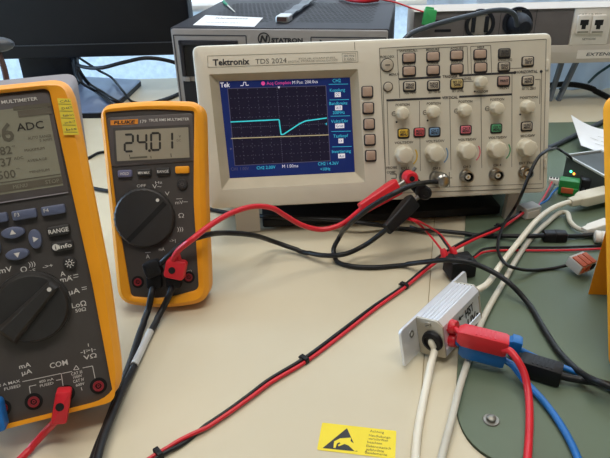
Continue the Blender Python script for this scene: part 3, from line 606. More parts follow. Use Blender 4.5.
for w_, z_ in ((.0062, .005), (.0052, .0085), (.0036, .0098)):
    s_ = w_ / .0062; L.append([(*(tail - nv * w_ * 1.15 + dv * (.0062 - w_)), z_), (*(tip - nv * w_ * .55 - dv * (.0062 - w_)), z_), (*(tip + nv * w_ * .55 - dv * (.0062 - w_)), z_), (*(tail + nv * w_ * 1.15 + dv * (.0062 - w_)), z_)])
b.loft(L, 'charcoal_dark'); b.build('dial_grip', d)
q_ = tip - dv * .0045; b = B().cyl(q_.x, q_.y, .0097, .0101, 1.9 * k2, 'white_print'); b.build('index_dot', d)
J2 = {}
for n_, (u, v) in dict(v=(98.4, 386.4), com=(66, 394), ma=(33.5, 402.3), a=(1.5, 409)).items(): x, y = f(u, v); J2[n_] = (x, y); jack(m2, x, y, zf, 6.4 * k2)
q_ = [f(57, 98, .004), f(70.5, 98.6, .004), f(79, 134.6, .004), f(63.6, 135, .004)]; b = B(); zr = .0038
b.flat([q_[3], q_[2], q_[1], q_[0]], zr, 'yellow_label')
for i in range(5):
    v = 101 + i * 7; u = 58.2 + i * 1.55; b.line(f(u, v + 3, .004), f(u + 13, v + 3.2, .004), .00025, zr + .0002, 'lcd_ink_soft')
    x, y = f(u + 7, v, .004); b.text(('CAL', 'ID 4471', 'Kalibriert', 'am 06.17', 'bis')[i], x, y, zr + .0002, 2.2 * k2, 'lcd_ink_soft', width=9 * k2)
b.build('inspection_label', m2, smooth=False)
stand(m2, F2, .13, D2, .045, .03)

# ---- third multimeter, its edge showing at the right border
D3 = .040; F3 = meter_frame(.1992, .2790, R(-3.4), R(30.4), D3)
m3 = thing('multimeter', 'orange edge of a meter cut off by right photo border', 'multimeter', F3.M)
W3, H3 = .088, .188
out = rpoly([(.002, 0, .010), (W3 - .002, 0, .010), (W3, H3, .012), (0, H3, .012)], 7); inn = rpoly([(.010, .012, .004), (W3 - .010, .012, .004), (W3 - .009, H3 - .010, .003), (.009, H3 - .010, .003)], 7)
shell(m3, out, inn, D3, .003, 'orange', .9)
b = B().prism(inn, -.012, -.0015, 'charcoal'); b.build('face_panel', m3)
b = B().prism(rrect(W3 / 2, H3 * .76, W3 * .66, H3 * .3, .002), -.0015, -.0004, 'lcd_olive'); b.build('lcd_display', m3)
b = B().lathe([(.027, -.002), (.027, .003), (.025, .0045), (.008, .0048)], 'charcoal_dark', Matrix.Translation((W3 / 2, H3 * .36, 0)), 48); b.build('rotary_dial', m3)
for i in range(4): jack(m3, .018 + i * .0175, .020, -.0015, .004)
# wedge shaped stand on its back
b = B(); wedge = [at(587.5, 296.5), at(612, 298), at(625, 300)]; tp = aty(604, 236, at(590, 297).y + .004)
a_ = at(587.5, 296.8); c_ = at(618, 297.6); tpp = aty(606.5, 228, a_.y); th = Vector((.02, .035, 0)).normalized() * .004
L = [[tuple(F3.I @ (v_ + o_)) for v_ in (a_ + Vector((0, 0, .0005)), c_ + Vector((0, 0, .0005)), Vector((c_.x, c_.y, tpp.z)), tpp)] for o_ in (Vector((0, 0, 0)), th)]
b.loft(L, 'orange'); b.build('tilt_stand', m3)

# ------------------------------------------------------------------ flat dark plate added to fill the black band under the tilted scope
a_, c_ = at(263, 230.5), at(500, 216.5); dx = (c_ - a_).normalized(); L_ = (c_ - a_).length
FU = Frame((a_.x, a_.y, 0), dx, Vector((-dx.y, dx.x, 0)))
t = thing('dark_plate', 'flat black plate lying under the tilted oscilloscope between its feet', 'case', FU.M)
b = B().prism(rrect(L_ / 2, .026, L_, .052, .003), GT + .0002, .0115, 'black_soft', .0012, both=True); b.build('plate_body', t)

# ------------------------------------------------------------------ power supply behind the scope
pf = Vector((-.158, .757, 0)); ps = R(-10); PX = Vector((math.cos(ps), math.sin(ps), 0))
FP = Frame(pf, PX, (0, 0, 1)); f = FP.loc; PW, PH, PD = .264, .157, .25; zb = .008
pu = thing('power_supply', 'grey bench power supply with perforated dark top behind the oscilloscope', 'power supply', FP.M)
b = B(); b.prism(rrect(PW / 2, (PH + zb) / 2, PW, PH - zb, .002), -PD, -.003, 'psu_top', .001, both=True); b.build('housing', pu)
b = B(); b.prism(rrect(PW / 2, (PH + zb) / 2 - .0006, PW - .002, PH - zb - .0015, .003), -.003, 0, 'psu_front', .0008)
z = .0003
fr = [f(173.5, 33.8), f(245, 37.2), f(249, 110), f(182, 110)]
for x0, x1, y1 in ((f(173.5, 36)[0], f(246, 36)[0], f(210, 35.4)[1]), (f(311, 38)[0], f(386, 38)[0], f(340, 37.5)[1])):
    for a, c in (((x0, .02), (x0, y1)), ((x0, y1), (x1, y1)), ((x1, y1), (x1, .02))): b.line(a, c, .0014, z, 'print_dark')
x, y = f(264, 38.8); b.ring(x, y, 0, .0006, .0062, .0075, 'ink'); b.line((x - .004, y - .004), (x - .0022, y + .0038), .0022, .0006, 'ink'); b.line((x - .0022, y + .0038), (x + .002, y - .0038), .0022, .0006, 'ink'); b.line((x + .002, y - .0038), (x + .004, y + .004), .0022, .0006, 'ink')
x, y = f(287, 40.2); b.text('STATRON', x, y, .0006, .0048, 'ink', width=.038, bold=.05)
x, y = f(321, 41); b.flat([(x - .0015, y + .002), (x - .0015, y - .002), (x + .002, y)], .0006, 'ink')
b.build('front_panel', pu)
x0, y1 = f(178.5, 40); x1, _ = f(238, 42)
b = B(); b.prism(rrect((x0 + x1) / 2, y1 - .022, x1 - x0, .044, .001), 0, .0008, 'vent_black'); b.prism(rrect((x0 + x1) / 2, y1 - .0028, x1 - x0, .0055, .001), .0008, .003, 'psu_top', .0006); b.prism(rrect(x0 + .003, y1 - .022, .005, .044, .001), .0008, .003, 'psu_top', .0006); b.build('panel_meter', pu)
b = B(); b.prism(rrect((x0 + x1) / 2, y1 - .075, x1 - x0, .05, .001), 0, .0008, 'vent_black'); b.build('panel_meter', pu)
for i in range(2): b = B(); b.prism(rrect(x0 + .006 + i * .014, y1 - .0475, .008, .005, .001), 0, .003, 'psu_front', .0008); b.build('rocker_switch', pu)
# vent slots on the top: local y is up, so the top lies at y = PH, z backwards negative
MT = Matrix.Translation((0, PH + .0002, 0)) @ Matrix.Rotation(R(-90), 4, 'X')
for bx0, bx1 in ((.03, .118), (.150, .245)):
    nx = int((bx1 - bx0) / .0062); b = B()
    for j in range(14):
        for i in range(nx):
            x = bx0 + i * .0062 + (.0031 if j % 2 else 0); y = .045 + j * .0115; b.flat(rrect(x, y, .0044, .0070, .002, 2), 0, 'vent_black', MT)
    b.build('vent_slots', pu, smooth=False)
for x in (.03, PW - .03):
    for z_ in (-.03, -PD + .03): B().lathe([(.010, 0), (.011, .0085)], 'black', Matrix.Translation((x, 0.0002, z_)) @ Matrix.Rotation(R(-90), 4, 'X')).build('rubber_foot', pu)
ZT = PH
# things on the power supply
q_ = [at(205.5, 15.6, ZT), at(263, 18.2, ZT), at(254.5, 27.2, ZT), at(193, 25.5, ZT)]
Fl = Frame(q_[3], q_[2] - q_[3], q_[0] - q_[3]); t = thing('paper_label', 'white printed paper label on top of the power supply', 'label', Fl.M)
pp = [(v_.x, v_.y) for v_ in (Fl.I @ c for c in (q_[3], q_[2], q_[1], q_[0]))]
b = B().prism(pp, .0004, .0007, 'paper'); b.build('label_sheet', t)
b = B(); x, y = Fl.loc(232, 19); b.text('Sicherheitshinweis', x, y, .0009, .008, 'print_dark', width=.045, bold=.02); x, y = Fl.loc(224, 23.2); b.text('Netzstecker ziehen', x, y, .0009, .006, 'print_soft', width=.05); b.build('lettering', t, smooth=False)
t = thing('ribbon_cable', 'grey flat ribbon cable with silver connector on the power supply', 'cable')
a_, c_ = at(285, 21, ZT), at(315, 0, ZT); d_ = (c_ - a_).normalized(); Mx = basis(a_ + Vector((0, 0, .0008)), (0, 0, 1), d_)
b = B().prism(rrect(0, -.004, .0165, .024, .003), 0, .0075, 'steel', .002, Mx); b.prism(rrect(0, -.0165, .0125, .001, .0003), .0015, .006, 'tan_body', 0, Mx); b.build('connector', t)
b = B(); L = []
for i in range(12): y = .006 + i * .014; L.append([(-.007, y, .0025 + .002 * math.sin(i * .9) ** 2), (.007, y, .0025 + .002 * math.sin(i * .9) ** 2), (.007, y, .0045 + .002 * math.sin(i * .9) ** 2), (-.007, y, .0045 + .002 * math.sin(i * .9) ** 2)])
b.loft(L, 'cable_grey', Mx); b.build('flat_strap', t)
t = thing('test_probe', 'green probe with pale tip lying on the power supply', 'probe')
a_, c_ = at(224, 2, ZT + .004), at(235, 12, ZT + .001)
B().tube([a_, a_.lerp(c_, .35)], .0022, 'wire_green', smooth=0, taper=.0016).build('probe_body', t); B().tube([a_.lerp(c_, .33), c_], .0012, 'cable_offwhite', smooth=0, taper=.0006).build('probe_tip', t)
B().tube([a_, at(222, -3, ZT + .004), at(212, -5, ZT + .003), at(204, -1.5, ZT + .0024), at(196, -4, ZT + .003)], .002, 'wire_green').build('probe_wire', t)
t = thing('red_patch_lead', 'red lead with bright green plug reaching from power supply to trunking', 'lead')
r0 = at(344, -1, ZT + .005)
b = B().tube([at(340, -4, ZT + .0055), at(352, -.5, ZT + .0055), at(366, .5, ZT + .0055), at(378, -1, ZT + .0055)], .005, 'red', 12); b.build('grip', t)
gpos = aty(424, 12, .893)
B().tube([at(378, -1, ZT + .0055), aty(395, 2.2, .91), aty(410, 7.5, .90), gpos], .0016, 'red').build('red_wire', t)
Mg = basis(aty(428.5, 17.5, .889), (0, -1, .15), (.15, 0, 1)); b = B()
b.prism(rrect(0, 0, .017, .022, .002), 0, .010, 'green_plug', .0012, Mg, both=True); b.prism(rrect(-.002, .010, .012, .008, .002), .002, .009, 'green_plug', .001, Mg, both=True); b.prism(rrect(.002, -.009, .008, .008, .001), .001, .0085, 'green_block', .001, Mg, both=True); b.build('plug', t)

# ------------------------------------------------------------------ monitor
YM = 1.02
mo = thing('monitor', 'black monitor with slim bezel at upper left, its base partly seen', 'monitor', Matrix.Translation((-.47, YM, 0)))
xr_ = aty(188.8, 2, YM).x + .47; zb_ = aty(120, 55, YM).z; zl_ = aty(120, 41.5, YM).z
b = B(); MX = Matrix.Rotation(R(90), 4, 'X'); xl_ = -.14
b.prism(rrect((xr_ + xl_) / 2, zb_ + .17, xr_ - xl_, .34, .006), -.03, .012, 'monitor', .003, MX, both=True); b.build('panel_case', mo)
b = B(); b.prism(rrect((xr_ + xl_) / 2, zl_ - .0006, xr_ - xl_ - .004, .0014, .0002, 1), .0119, .0132, 'bezel_line', 0, MX); b.build('bezel_trim', mo)
xn0, xn1 = aty(22, 60, YM + .05).x + .47, aty(74, 60, YM + .05).x + .47
b = B().prism(rrect((xn0 + xn1) / 2, zb_ / 2 + .03, xn1 - xn0, zb_ + .06, .004), -.075, -.035, 'monitor', .003, MX, both=True); b.build('neck', mo)
pb = [at(64, 116), at(101, 117), at(127, 96.5), at(141.5, 80.5), at(64, 81.5), at(20, 90)]
z1b = .010
pb = [at(40, 113, z1b), at(103, 112, z1b), at(126.5, 93.5, z1b), at(141.5, 79.6, z1b), at(60, 75, z1b), at(10, 85, z1b)]
poly_ = rpoly([(v_.x + .47, v_.y - YM, .01) for v_ in pb], 4)
b = B().prism(poly_, .0003, z1b - .002, 'monitor'); b.prism(inset(poly_, .0005), z1b - .002, z1b, 'monitor_base', .001); b.build('base_plate', mo)
# lamp-like round head at the left border
t = thing('desk_lamp', 'grey rounded lamp head on dark stem before the monitor', 'lamp')
c_ = aty(-4, 44.5, .72); Mx = Matrix.Translation(c_) @ Matrix.Diagonal((1.35, .7, .55, 1))
b = B().lathe([(.0005, -.016)] + [(.016 * math.cos(a), .016 * math.sin(a)) for a in (-1.3, -1, -.6, -.2, .2, .6, 1, 1.3)] + [(.0005, .016)], 'lamp_grey', Mx); b.build('lamp_head', t)
ft = at(-14, 140, .003); ft.y = .70; ft.x = c_.x - .006
b = B().tube([c_ + Vector((0, 0, -.006)), Vector((c_.x + .006, .712, c_.z - .03)), Vector((c_.x + .004, .705, c_.z * .5)), Vector((ft.x, .70, .004))], .005, 'tan_body'); b.build('stem', t)
b = B().lathe([(.04, .0003), (.04, .006), (.03, .010), (.004, .011)], 'black', Matrix.Translation((ft.x, .70, 0))); b.build('base', t)
# cables behind the monitor
YC = .99
G_ = 'black cables hanging under the monitor'
cable('monitor_cable', 'black cable curving under monitor toward the power supply, uppermost', [aty(77, 57, 1.088), aty(80, 66, YC + .01), aty(100, 68, YC - .02), aty(125, 62, YC - .03), aty(148, 58, YC - .03), aty(176, 63, YC - .02), aty(196, 74, YC - .01)], .0042, 'black', group=G_)
cable('monitor_cable', 'thin black cable falling across the monitor base corner', [aty(78, 57, 1.075), aty(84, 61, 1.03), aty(98, 70, YC), at(112, 78, .016), at(123, 91, .0145), at(132, 101, .0035), at(150, 102, .003), at(180, 93, .003)], .0028, 'black', group=G_)
cable('monitor_cable', 'thick black cable drooping from monitor neck to desk behind small multimeter', [aty(77, 61, 1.066), aty(80, 72, YC), at(89, 84, .026), at(103, 93, .0175), at(114, 100, .0145), at(125, 105, .005), at(145, 106, .0045), at(170, 97, .0045), at(186, 90, .0045)], .0045, 'black', group=G_)
cable('monitor_cable', 'black cable running close along left side of the others', [aty(76.5, 65, 1.055), aty(77, 74, YC - .02), aty(81, 82, YC - .04), at(95, 91, .018), at(108, 101, .0140), at(118, 108, .012), at(134, 114, .0035)], .0034, 'black', group=G_)
cable('monitor_cable', 'black cable lying on desk between the two multimeters', [at(78, 118, .003), at(86, 158, .003), at(100, 152, .003), at(115, 152, .003), at(150, 160, .003), at(200, 152, .003)], .0026, 'black')

# ------------------------------------------------------------------ cable trunking at the right
YD = .90
x0 = aty(415, 10, YD).x; zt, zb_ = aty(560, 8, YD).z, aty(580, 63, YD).z; x1 = .80
FD = Frame((x0, YD, zb_), (1, 0, 0), (0, 0, 1)); f = FD.loc; DW, DH = x1 - x0, zt - zb_
du = thing('cable_trunking', 'grey cable trunking with power sockets and network ports behind the oscilloscope', 'cable trunking', FD.M)
yl_ = f(580, 45)[1]; yu_ = f(560, 8.5)[1]
b = B(); b.prism(rrect(DW / 2, DH / 2, DW, DH, .002), -.06, -.004, 'duct', .001)
b.prism(rrect(DW / 2, yl_ / 2, DW, yl_, .003), -.004, 0, 'duct', .0015); b.prism(rrect(DW / 2, (DH + yu_) / 2, DW, DH - yu_, .001), -.004, .001, 'duct', .0006); b.build('channel', du)
xn = f(571.5, 30)[0]
b = B(); b.prism(rrect(xn / 2, (yl_ + yu_) / 2, xn, yu_ - yl_, .001), -.004, -.002, 'duct_dark', .0004)
for u in (465, 500, 535.5): x, _ = f(u, 25); b.line((x, yl_), (x, yu_), .0008, -.0018, 'print_dark')
for v in (21.5, 31): x, y = f(443, v); b.flat(rrect(x, y, .024, .004, .001), -.0017, 'socket')
b.build('socket_strip', du)
for u, v in ((480, 24.5), (517.5, 22.5)):
    x, y = f(u, v); b = B(); b.ring(x, y, -.003, .001, .0165, .0215, 'socket', n=36); b.cyl(x, y, -.003, -.0008, .0168, 'socket_pin' if u < 500 else 'socket', n=36)
    for s_ in (-1, 1): b.box((x + s_ * .0095, y, 0), (.006, .022, .003), 'socket', .0008)
    for s_ in (-1, 1): b.box((x, y + s_ * .0145, 0), (.007, .004, .0035), 'steel', .0006)
    b.build('power_socket', du)
xw0, xw1 = f(572, 30)[0], f(609.5, 30)[0]
b = B(); b.prism(rrect((xw0 + xw1) / 2, (yl_ + yu_) / 2, xw1 - xw0, yu_ - yl_, .001), -.004, 0, 'duct_white', .0006)
x, y = f(590, 14); b.text('CAT 6A ISO', x, y, .0003, .0022, 'print_grey', width=.033); x, y = f(589, 39); b.text('NETWORK', x, y, .0003, .003, 'print_soft', width=.02); b.build('network_plate', du)
for u in (583, 597.5):
    x, y = f(u, 24); b = B(); b.prism(rrect(x, y, .0195, .026, .0015), 0, .004, 'duct_white', .001)
    b.prism([(x - .006, y - .001), (x - .003, y - .001), (x - .003, y - .0065), (x + .003, y - .0065), (x + .003, y - .001), (x + .006, y - .001), (x + .006, y + .0065), (x - .006, y + .0065)], .0035, .0042, 'ink'); b.line((x - .008, y - .0105), (x + .008, y - .0105), .002, .0043, 'print_grey'); b.build('network_port', du)
x, y = f(596, 54); x = f(577, 54)[0]; b = B(); b.prism(rrect(x + .045, y, .09, .0125, .0006), 0, .0006, 'duct_white'); b.text('EXTENDER', x + .0135, y, .0008, .0045, 'print_dark', al='l', width=.052, bold=.015, shear=.2); b.build('name_label', du)
xs = [aty(576, 75, .93).x - x0, .56]
for x in (.05, aty(574, 75, .93).x - x0 - .01, .6): 
    b = B()
    L = [[(x - .012, 0.002, -.03), (x - .007, .002, -.03), (x - .007, .002, -.04), (x - .012, .002, -.04)], [(x - .022, -zb_ + .0005, -.03), (x - .017, -zb_ + .0005, -.03), (x - .017, -zb_ + .0005, -.04), (x - .022, -zb_ + .0005, -.04)]]
    b.loft(L, 'strut')
    L = [[(x + .012, 0.002, -.03), (x + .017, .002, -.03), (x + .017, .002, -.04), (x + .012, .002, -.04)], [(x - .008, -zb_ + .0005, -.03), (x - .003, -zb_ + .0005, -.03), (x - .003, -zb_ + .0005, -.04), (x - .008, -zb_ + .0005, -.04)]]
    b.loft(L, 'strut'); b.build('support_leg', du)
# curtain behind it
b = B(); n = 120; L0, L1 = [], []
yc = .992
for i in range(n + 1):
    x = .20 + .75 * i / n; y = yc + .006 * math.sin(i * .9) + .004 * math.sin(i * .37)
    L0.append((x, y)); L1.append((x, y + .002))
vs = []; fs = []
for z_ in (.0006, .16):
    vs += [(x, y, z_) for x, y in L0] + [(x, y, z_) for x, y in L1]
m_ = n + 1
for i in range(n):
    fs += [(i, i + 1, 2 * m_ + i + 1, 2 * m_ + i), (m_ + i + 1, m_ + i, 3 * m_ + i, 3 * m_ + i + 1), (2 * m_ + i, 2 * m_ + i + 1, 3 * m_ + i + 1, 3 * m_ + i)]
b.add(vs, fs, 'curtain'); translucent('curtain', .5)
tag(b.build('curtain'), 'pale blue pleated curtain below and behind the cable trunking', 'curtain')
# mains plug with its lead
t = thing('mains_lead', 'thick grey mains cable with black plug in the trunking socket', 'cable')
x, y = FD.loc(518, 23.5); Mp = FD.M @ Matrix.Translation((x, y, 0)); b = B()
b.lathe([(.0160, -.0006), (.0165, .004), (.0150, .016), (.0125, .026), (.008, .031), (.001, .032)], 'socket', Mp, 32); b.build('plug', t)
B().tube([aty(517, 26, .872), aty(514.5, 15, .866), aty(507, 10.5, .862), aty(493, 10.5, .86), aty(475, 14.5, .85), aty(450, 20.5, .83), aty(425, 28, .815), aty(408, 36, .80), aty(400, 48, .795), aty(398, 66, .80)], .0048, 'cable_grey', 12).build('cable', t)
# cables beyond the scope on the right
cable('black_cable', 'black cable on the desk edge below the cable trunking', [at(520, 95, .005), aty(536, 88, .955), aty(552, 85, .955), aty(572, 84.5, .955), aty(590, 88, .955), at(604, 94, .006), at(622, 106, .0045)], .0062, 'black')
cable('teal_cable', 'dark teal cable crossing below trunking beside the support legs', [aty(622, 58, .955), aty(600, 72, .955), at(583, 85.5, .003), at(560, 88.5, .003)], .003, 'teal')
cable('mains_cable', 'thick dark grey cable passing under the white paper sheet', [at(528, 153, .0072), at(551, 146, .0072), at(570, 137, .0072), at(588, 128, .0072), at(606, 119.5, .0072), at(625, 112, .0072)], .0046, 'cable_grey')
# paper
pa, pb_, pc, pd = at(569.5, 122.5, .026), at(622, 131, .014), at(622, 161, .012), at(581, 145.5, .014)
b = B(); vs = []; fs = []; nu, nv_ = 12, 10
def pp_(u, v):
    p = pa.lerp(pb_, u).lerp(pd.lerp(pc, u), v); return p + Vector((0, 0, .010 * (1 - u) ** 2 * (1 - v) - .004 * math.sin(math.pi * u) * (1 - v))) 
for k in (0, .0005):
    vs += [tuple(pp_(i / nu, j / nv_) + Vector((0, 0, k))) for j in range(nv_ + 1) for i in range(nu + 1)]
o_ = (nu + 1) * (nv_ + 1)
for j in range(nv_):
    for i in range(nu):
        a = j * (nu + 1) + i; fs += [(a, a + nu + 1, a + nu + 2, a + 1), (a + o_, a + o_ + 1, a + o_ + nu + 2, a + o_ + nu + 1)]
b.add(vs, fs, 'paper')
for v_, u0, u1 in ((.55, .32, .5), (.55, .55, .95), (.72, .4, .9), (.38, .5, .9)):
    p0, p1 = pp_(u0, v_) + Vector((0, 0, .0008)), pp_(u1, v_) + Vector((0, 0, .0008)); dd = Vector((0, .0006, 0)); b.add([p0 - dd, p1 - dd, p1 + dd, p0 + dd], [(0, 1, 2, 3)], 'print_grey')
tag(b.build('paper_sheet'), 'curled white printed sheet of paper at right border', 'paper')
# dark device box with lights
BH = .030
c0, c1 = at(566.5, 156, BH), at(618, 184.5, BH); dx = (c1 - c0).normalized(); dy = Vector((-dx.y, dx.x, 0))
FB = Frame((c0.x, c0.y, 0), dx, dy); BL = (c1 - c0).length
t = thing('electronics_box', 'dark metal electronics box with pale rim and two lit indicators', 'box', FB.M)
b = B().box((BL / 2, .0225, GT + (BH - GT) / 2), (BL, .045, BH - GT), 'pcb_box', .0008); b.build('housing', t)
b = B()
for (a, c) in (((0, 0), (BL, 0)), ((0, .045), (BL, .045)), ((0, 0), (0, .045))):
    mx, my = (a[0] + c[0]) / 2, (a[1] + c[1]) / 2; b.box((mx, my, BH + .0008), (abs(c[0] - a[0]) + .0022, abs(c[1] - a[1]) + .0022, .0026), 'box_edge', .0004)
b.build('rim', t)
MF = Matrix.Rotation(R(90), 4, 'X')
Ff = Frame(FB.o, dx, (0, 0, 1))
for u, v, m in ((571.3, 171.5, 'led_green'), (574.3, 173.8, 'led_amber')):
    x, y = Ff.loc(u, v); B().cyl(x, y, -.001, .0012, .0014, m, .0004, MF, 12).build('indicator_light', t)
# terminal block with its wires
c_ = at(567, 195.5, GT); t = thing('terminal_block', 'green pluggable terminal block beside the dark electronics box', 'terminal block')
Mb = Matrix.Translation(c_) @ Matrix.Rotation(R(-24), 4, 'Z'); b = B()
b.box((0, .006, .0085), (.020, .013, .0165), 'green_block', .0008, Mb); b.box((.002, -.001, .005), (.014, .006, .009), 'green_block', .0006, Mb); b.build('housing', t)
b = B(); b.box((-.001, -.0045, .0075), (.012, .002, .006), 'lever', .0005, Mb); b.build('contacts', t)
b = B(); b.box((-.016, .004, .013), (.010, .008, .006), 'plug_white', .0006, Mb); b.build('header', t)
for k in range(3): B().cyl(-.019 + k * .003, .004, .0155, .0172, .0009, 'ink', 0, Mb, 10).build('pin', t)
# grey splice connector
c_ = at(530, 217, GT); t = thing('splice_connector', 'pale grey cube connector joining red and blue wires', 'connector')
Mb = Matrix.Translation(c_) @ Matrix.Rotation(R(22), 4, 'Z'); b = B()
b.box((0, .003, .0062), (.0185, .014, .0118), 'wago_grey', .0009, Mb); b.build('body', t)
b = B(); b.box((-.001, -.0042, .005), (.014, .0014, .008), 'duct', .0004, Mb); b.build('face', t)
zw = GT + .004
for name, lab, m, o_ in (('wire', 'red wire arching from grey cube connector to terminal block', 'red', 0), ('wire', 'dark wire between the red and blue wires at terminal block', 'cable_grey', 1.6), ('wire', 'blue wire arching from grey cube connector to terminal block', 'blue', 3.6)):
    e = Mb @ Vector((.0085, .002 + o_ * .001, .007)); eb = at(553 + o_ * 1.3, 180 + o_ * 2.2, GT + .013 - o_ * .0015)
    cable(name, lab, [e, at(543.5 + o_, 198 + o_ * .6, GT + .010), at(548.5 + o_, 189 + o_ * 1.2, GT + .013), eb], .0014, m, 'wire', 'wires at the terminal block')

# ------------------------------------------------------------------ aluminium box
o_ = Vector((.08123514, .335091, GT * .6)); yaw, rho = .86939, .20999
wB, hB, LB, e1, e2 = .02047, .0296, .05392, .02147, .02241
aa = Vector((math.cos(yaw), math.sin(yaw), 0)); rt = Vector((math.sin(yaw), -math.cos(yaw), 0)); zz_ = Vector((0, 0, 1))
uu = math.cos(rho) * rt + math.sin(rho) * zz_; ww = math.cos(rho) * zz_ - math.sin(rho) * rt
MA = Matrix((uu, aa, ww)).transposed().to_4x4(); MA.translation = o_
t = thing('aluminium_enclosure', 'small ribbed aluminium box with handwriting between desk and green board', 'enclosure', MA)
MA2 = Matrix.Rotation(R(90), 4, 'X')                     # profile x,y -> box x,z; extrusion along -y
prof = [(0, .0), (wB - .002, 0), (wB, .002), (wB, .007), (wB - .0008, .0075), (wB - .0008, hB - .0085), (wB, hB - .008), (wB, hB - .004), (wB - .0035, hB)]
g = 5
for i in range(g): x = wB - .0045 - i * (wB - .006) / g; prof += [(x, hB), (x - .0003, hB - .0007), (x - .0009, hB - .0007), (x - .0012, hB)]
prof += [(0, hB)]
b = B().prism(prof, -LB, 0, 'alu', 0, MA2); b.build('extruded_body', t)
fp = rpoly([(0, 0, .001), (wB, .001, .002), (wB, hB - .004, .001), (wB - .004, hB, .001), (0, hB, .0005)], 3)
b = B().prism(fp, 0, .0016, 'alu_matt', .0003, MA2); b.build('end_plate', t)
b = B().prism(fp, -LB - .0016, -LB, 'alu_matt', .0003, MA2); b.build('end_plate', t)
b = B(); Mm = Matrix(((0, 0, -1, 0), (1, 0, 0, 0), (0, 1, 0, 0), (0, 0, 0, 1)))   # (x,y,z) -> (-z, x, y)
b.prism(rpoly([(-e1, 0.001, .001), (LB + e2, .001, .001), (LB + e2, hB * .98, .004), (-e1, hB * .98, .004)], 4), .0001, .0022, 'alu', .0004, Mm, both=True)
for y in (-e1 * .42, LB + e2 * .55): b.cyl(y, hB * .68, .0, .0024, .0022, 'plug_white' if y < 0 else 'hole', 0, Mm); b.ring(y, hB * .68, -.0004, .0001, .0016, .0026, 'steel', Mm)
b.build('mounting_plate', t)
xg, yg = wB * .60, hB * .47; Mg = MA2 @ Matrix.Translation((xg, yg, .0016)); b = B()
b.lathe([(.0072, 0), (.0078, .001), (.0072, .0035), (.0052, .0042), (.0048, .0028), (.0002, .0028)], 'black', Mg); b.build('cable_gland', t)
b = B(); Ms = MA2 @ Matrix.Translation((wB * .46, hB * .86, .0016)); b.lathe([(.0024, 0), (.0022, .0008), (.0008, .0009)], 'steel', Ms); b.line((-.0016, -.0008), (.0016, .0008), .0005, .001, 'hole', Ms); b.build('screw', t)
# right face: frame x along the axis, y up
FR = Frame(MA @ Vector((wB - .0008, 0, 0)), aa, ww); fR = FR.loc
MR = MA.inverted() @ FR.M
b = B()
def hand_text(s_, u0, v0, u1, v1, h):
    x0, y0 = fR(u0, v0); x1_, y1_ = fR(u1, v1); an = math.atan2(y1_ - y0, x1_ - x0); b.text(s_, (x0 + x1_) / 2, (y0 + y1_) / 2, .0003, h, 'ink', MR, width=math.hypot(x1_ - x0, y1_ - y0), bold=.035, rot=an)
hand_text('HST', 465, 314.5, 473, 305, .0068); hand_text('LIV', 467.5, 323.5, 475.5, 314.5, .0062)
for pts in ([(458.5, 319.5), (463, 315)], [(458.5, 319.5), (460.8, 319.2)], [(458.5, 319.5), (459.5, 316.8)], [(475.5, 317), (478, 313)], [(478, 313), (477.6, 315.5)], [(478, 313), (476, 313.6)]): b.line(fR(*pts[0]), fR(*pts[1]), .0011, .0003, 'ink', MR)
b.build('handwriting', t, smooth=False)
SOCK = {}
for n_, (u, v) in dict(top=(455.2, 327.2), low=(456, 340.5)).items():
    x, y = fR(u, v, .004); M = MR @ Matrix.Translation((x, y, 0)); b = B(); b.lathe([(.0050, 0), (.0052, .001), (.0048, .0045), (.0042, .0052), (.0014, .0052)], 'red', M); b.build('banana_socket', t, 'red banana socket'); SOCK[n_] = FR.w(x, y, .0052)

# ------------------------------------------------------------------ plugs on the aluminium box
def stack_plug(par, p0, p1, w_, h, m, name='plug'):
    d_ = (p1 - p0); L_ = d_.length; M = basis(p0, d_, (0, 0, 1)); b = B()
    z = [(.0, .70), (.0035, .98), (L_ * .25, 1), (L_ - .002, 1), (L_, .9)]
    b.loft([[(x, y, zz__) for x, y in rrect(0, 0, w_ * s_, h * s_, .0009, 2)] for zz__, s_ in z], m, M)
    for k in range(5 if L_ > .02 else 0): b.box((0, h / 2, L_ * .35 + k * .003), (w_ * .7, .0006, .0012), m, 0, M)
    return b.build(name, par), M, L_
t = thing('banana_lead', 'red banana lead with red plug fitted to the aluminium box', 'lead')
pr0 = at(458, 333.5, .0285); pr1 = at(507.5, 346, .0255)
_, Mq, Lq = stack_plug(t, pr0, pr1, .0115, .0118, 'red')
B().tube([SOCK['top'] - FR.z * .004, SOCK['top'].lerp(pr0, .5), pr0 + (pr1 - pr0) * .1], .0028, 'red', smooth=4).build('plug_tip', t)
B().tube([pr1 + Vector((-.004, -.003, -.001)), at(509, 350.5, .026), at(516, 358, .024), at(524, 373, .018), at(528.5, 395, .010), at(529.5, 425, GT + .0036), at(527, 465, GT + .0036)], .0034, 'red', 12).build('cable', t)
G_ = 'blue banana leads'
t = thing('banana_lead', 'blue banana lead whose plug sits beneath the red plug', 'lead', group=G_)
pb0 = at(459.5, 346, .0165); pb1 = at(505, 358, .0140)
stack_plug(t, pb0, pb1, .0115, .0105, 'blue')
B().tube([SOCK['low'] - FR.z * .004, SOCK['low'].lerp(pb0, .5), pb0 + (pb1 - pb0) * .1], .0028, 'blue', smooth=4).build('plug_tip', t)
B().tube([pb1 + Vector((-.003, 0, 0)), at(512, 365, .013), at(524, 380, .008), at(541, 398, GT + .0036), at(559, 422, GT + .0032), at(572, 445, GT + .0032), at(582, 468, GT + .0032)], .0031, 'blue', 12).build('cable', t)
t = thing('banana_lead', 'blue banana lead emerging beyond the black plug toward right border', 'lead', group=G_)
bb0 = at(505, 342.5, .0165); bb1 = at(520, 346, .0165)
stack_plug(t, at(507.5, 344, .0125), at(520.5, 347.5, .0115), .0095, .0135, 'blue')
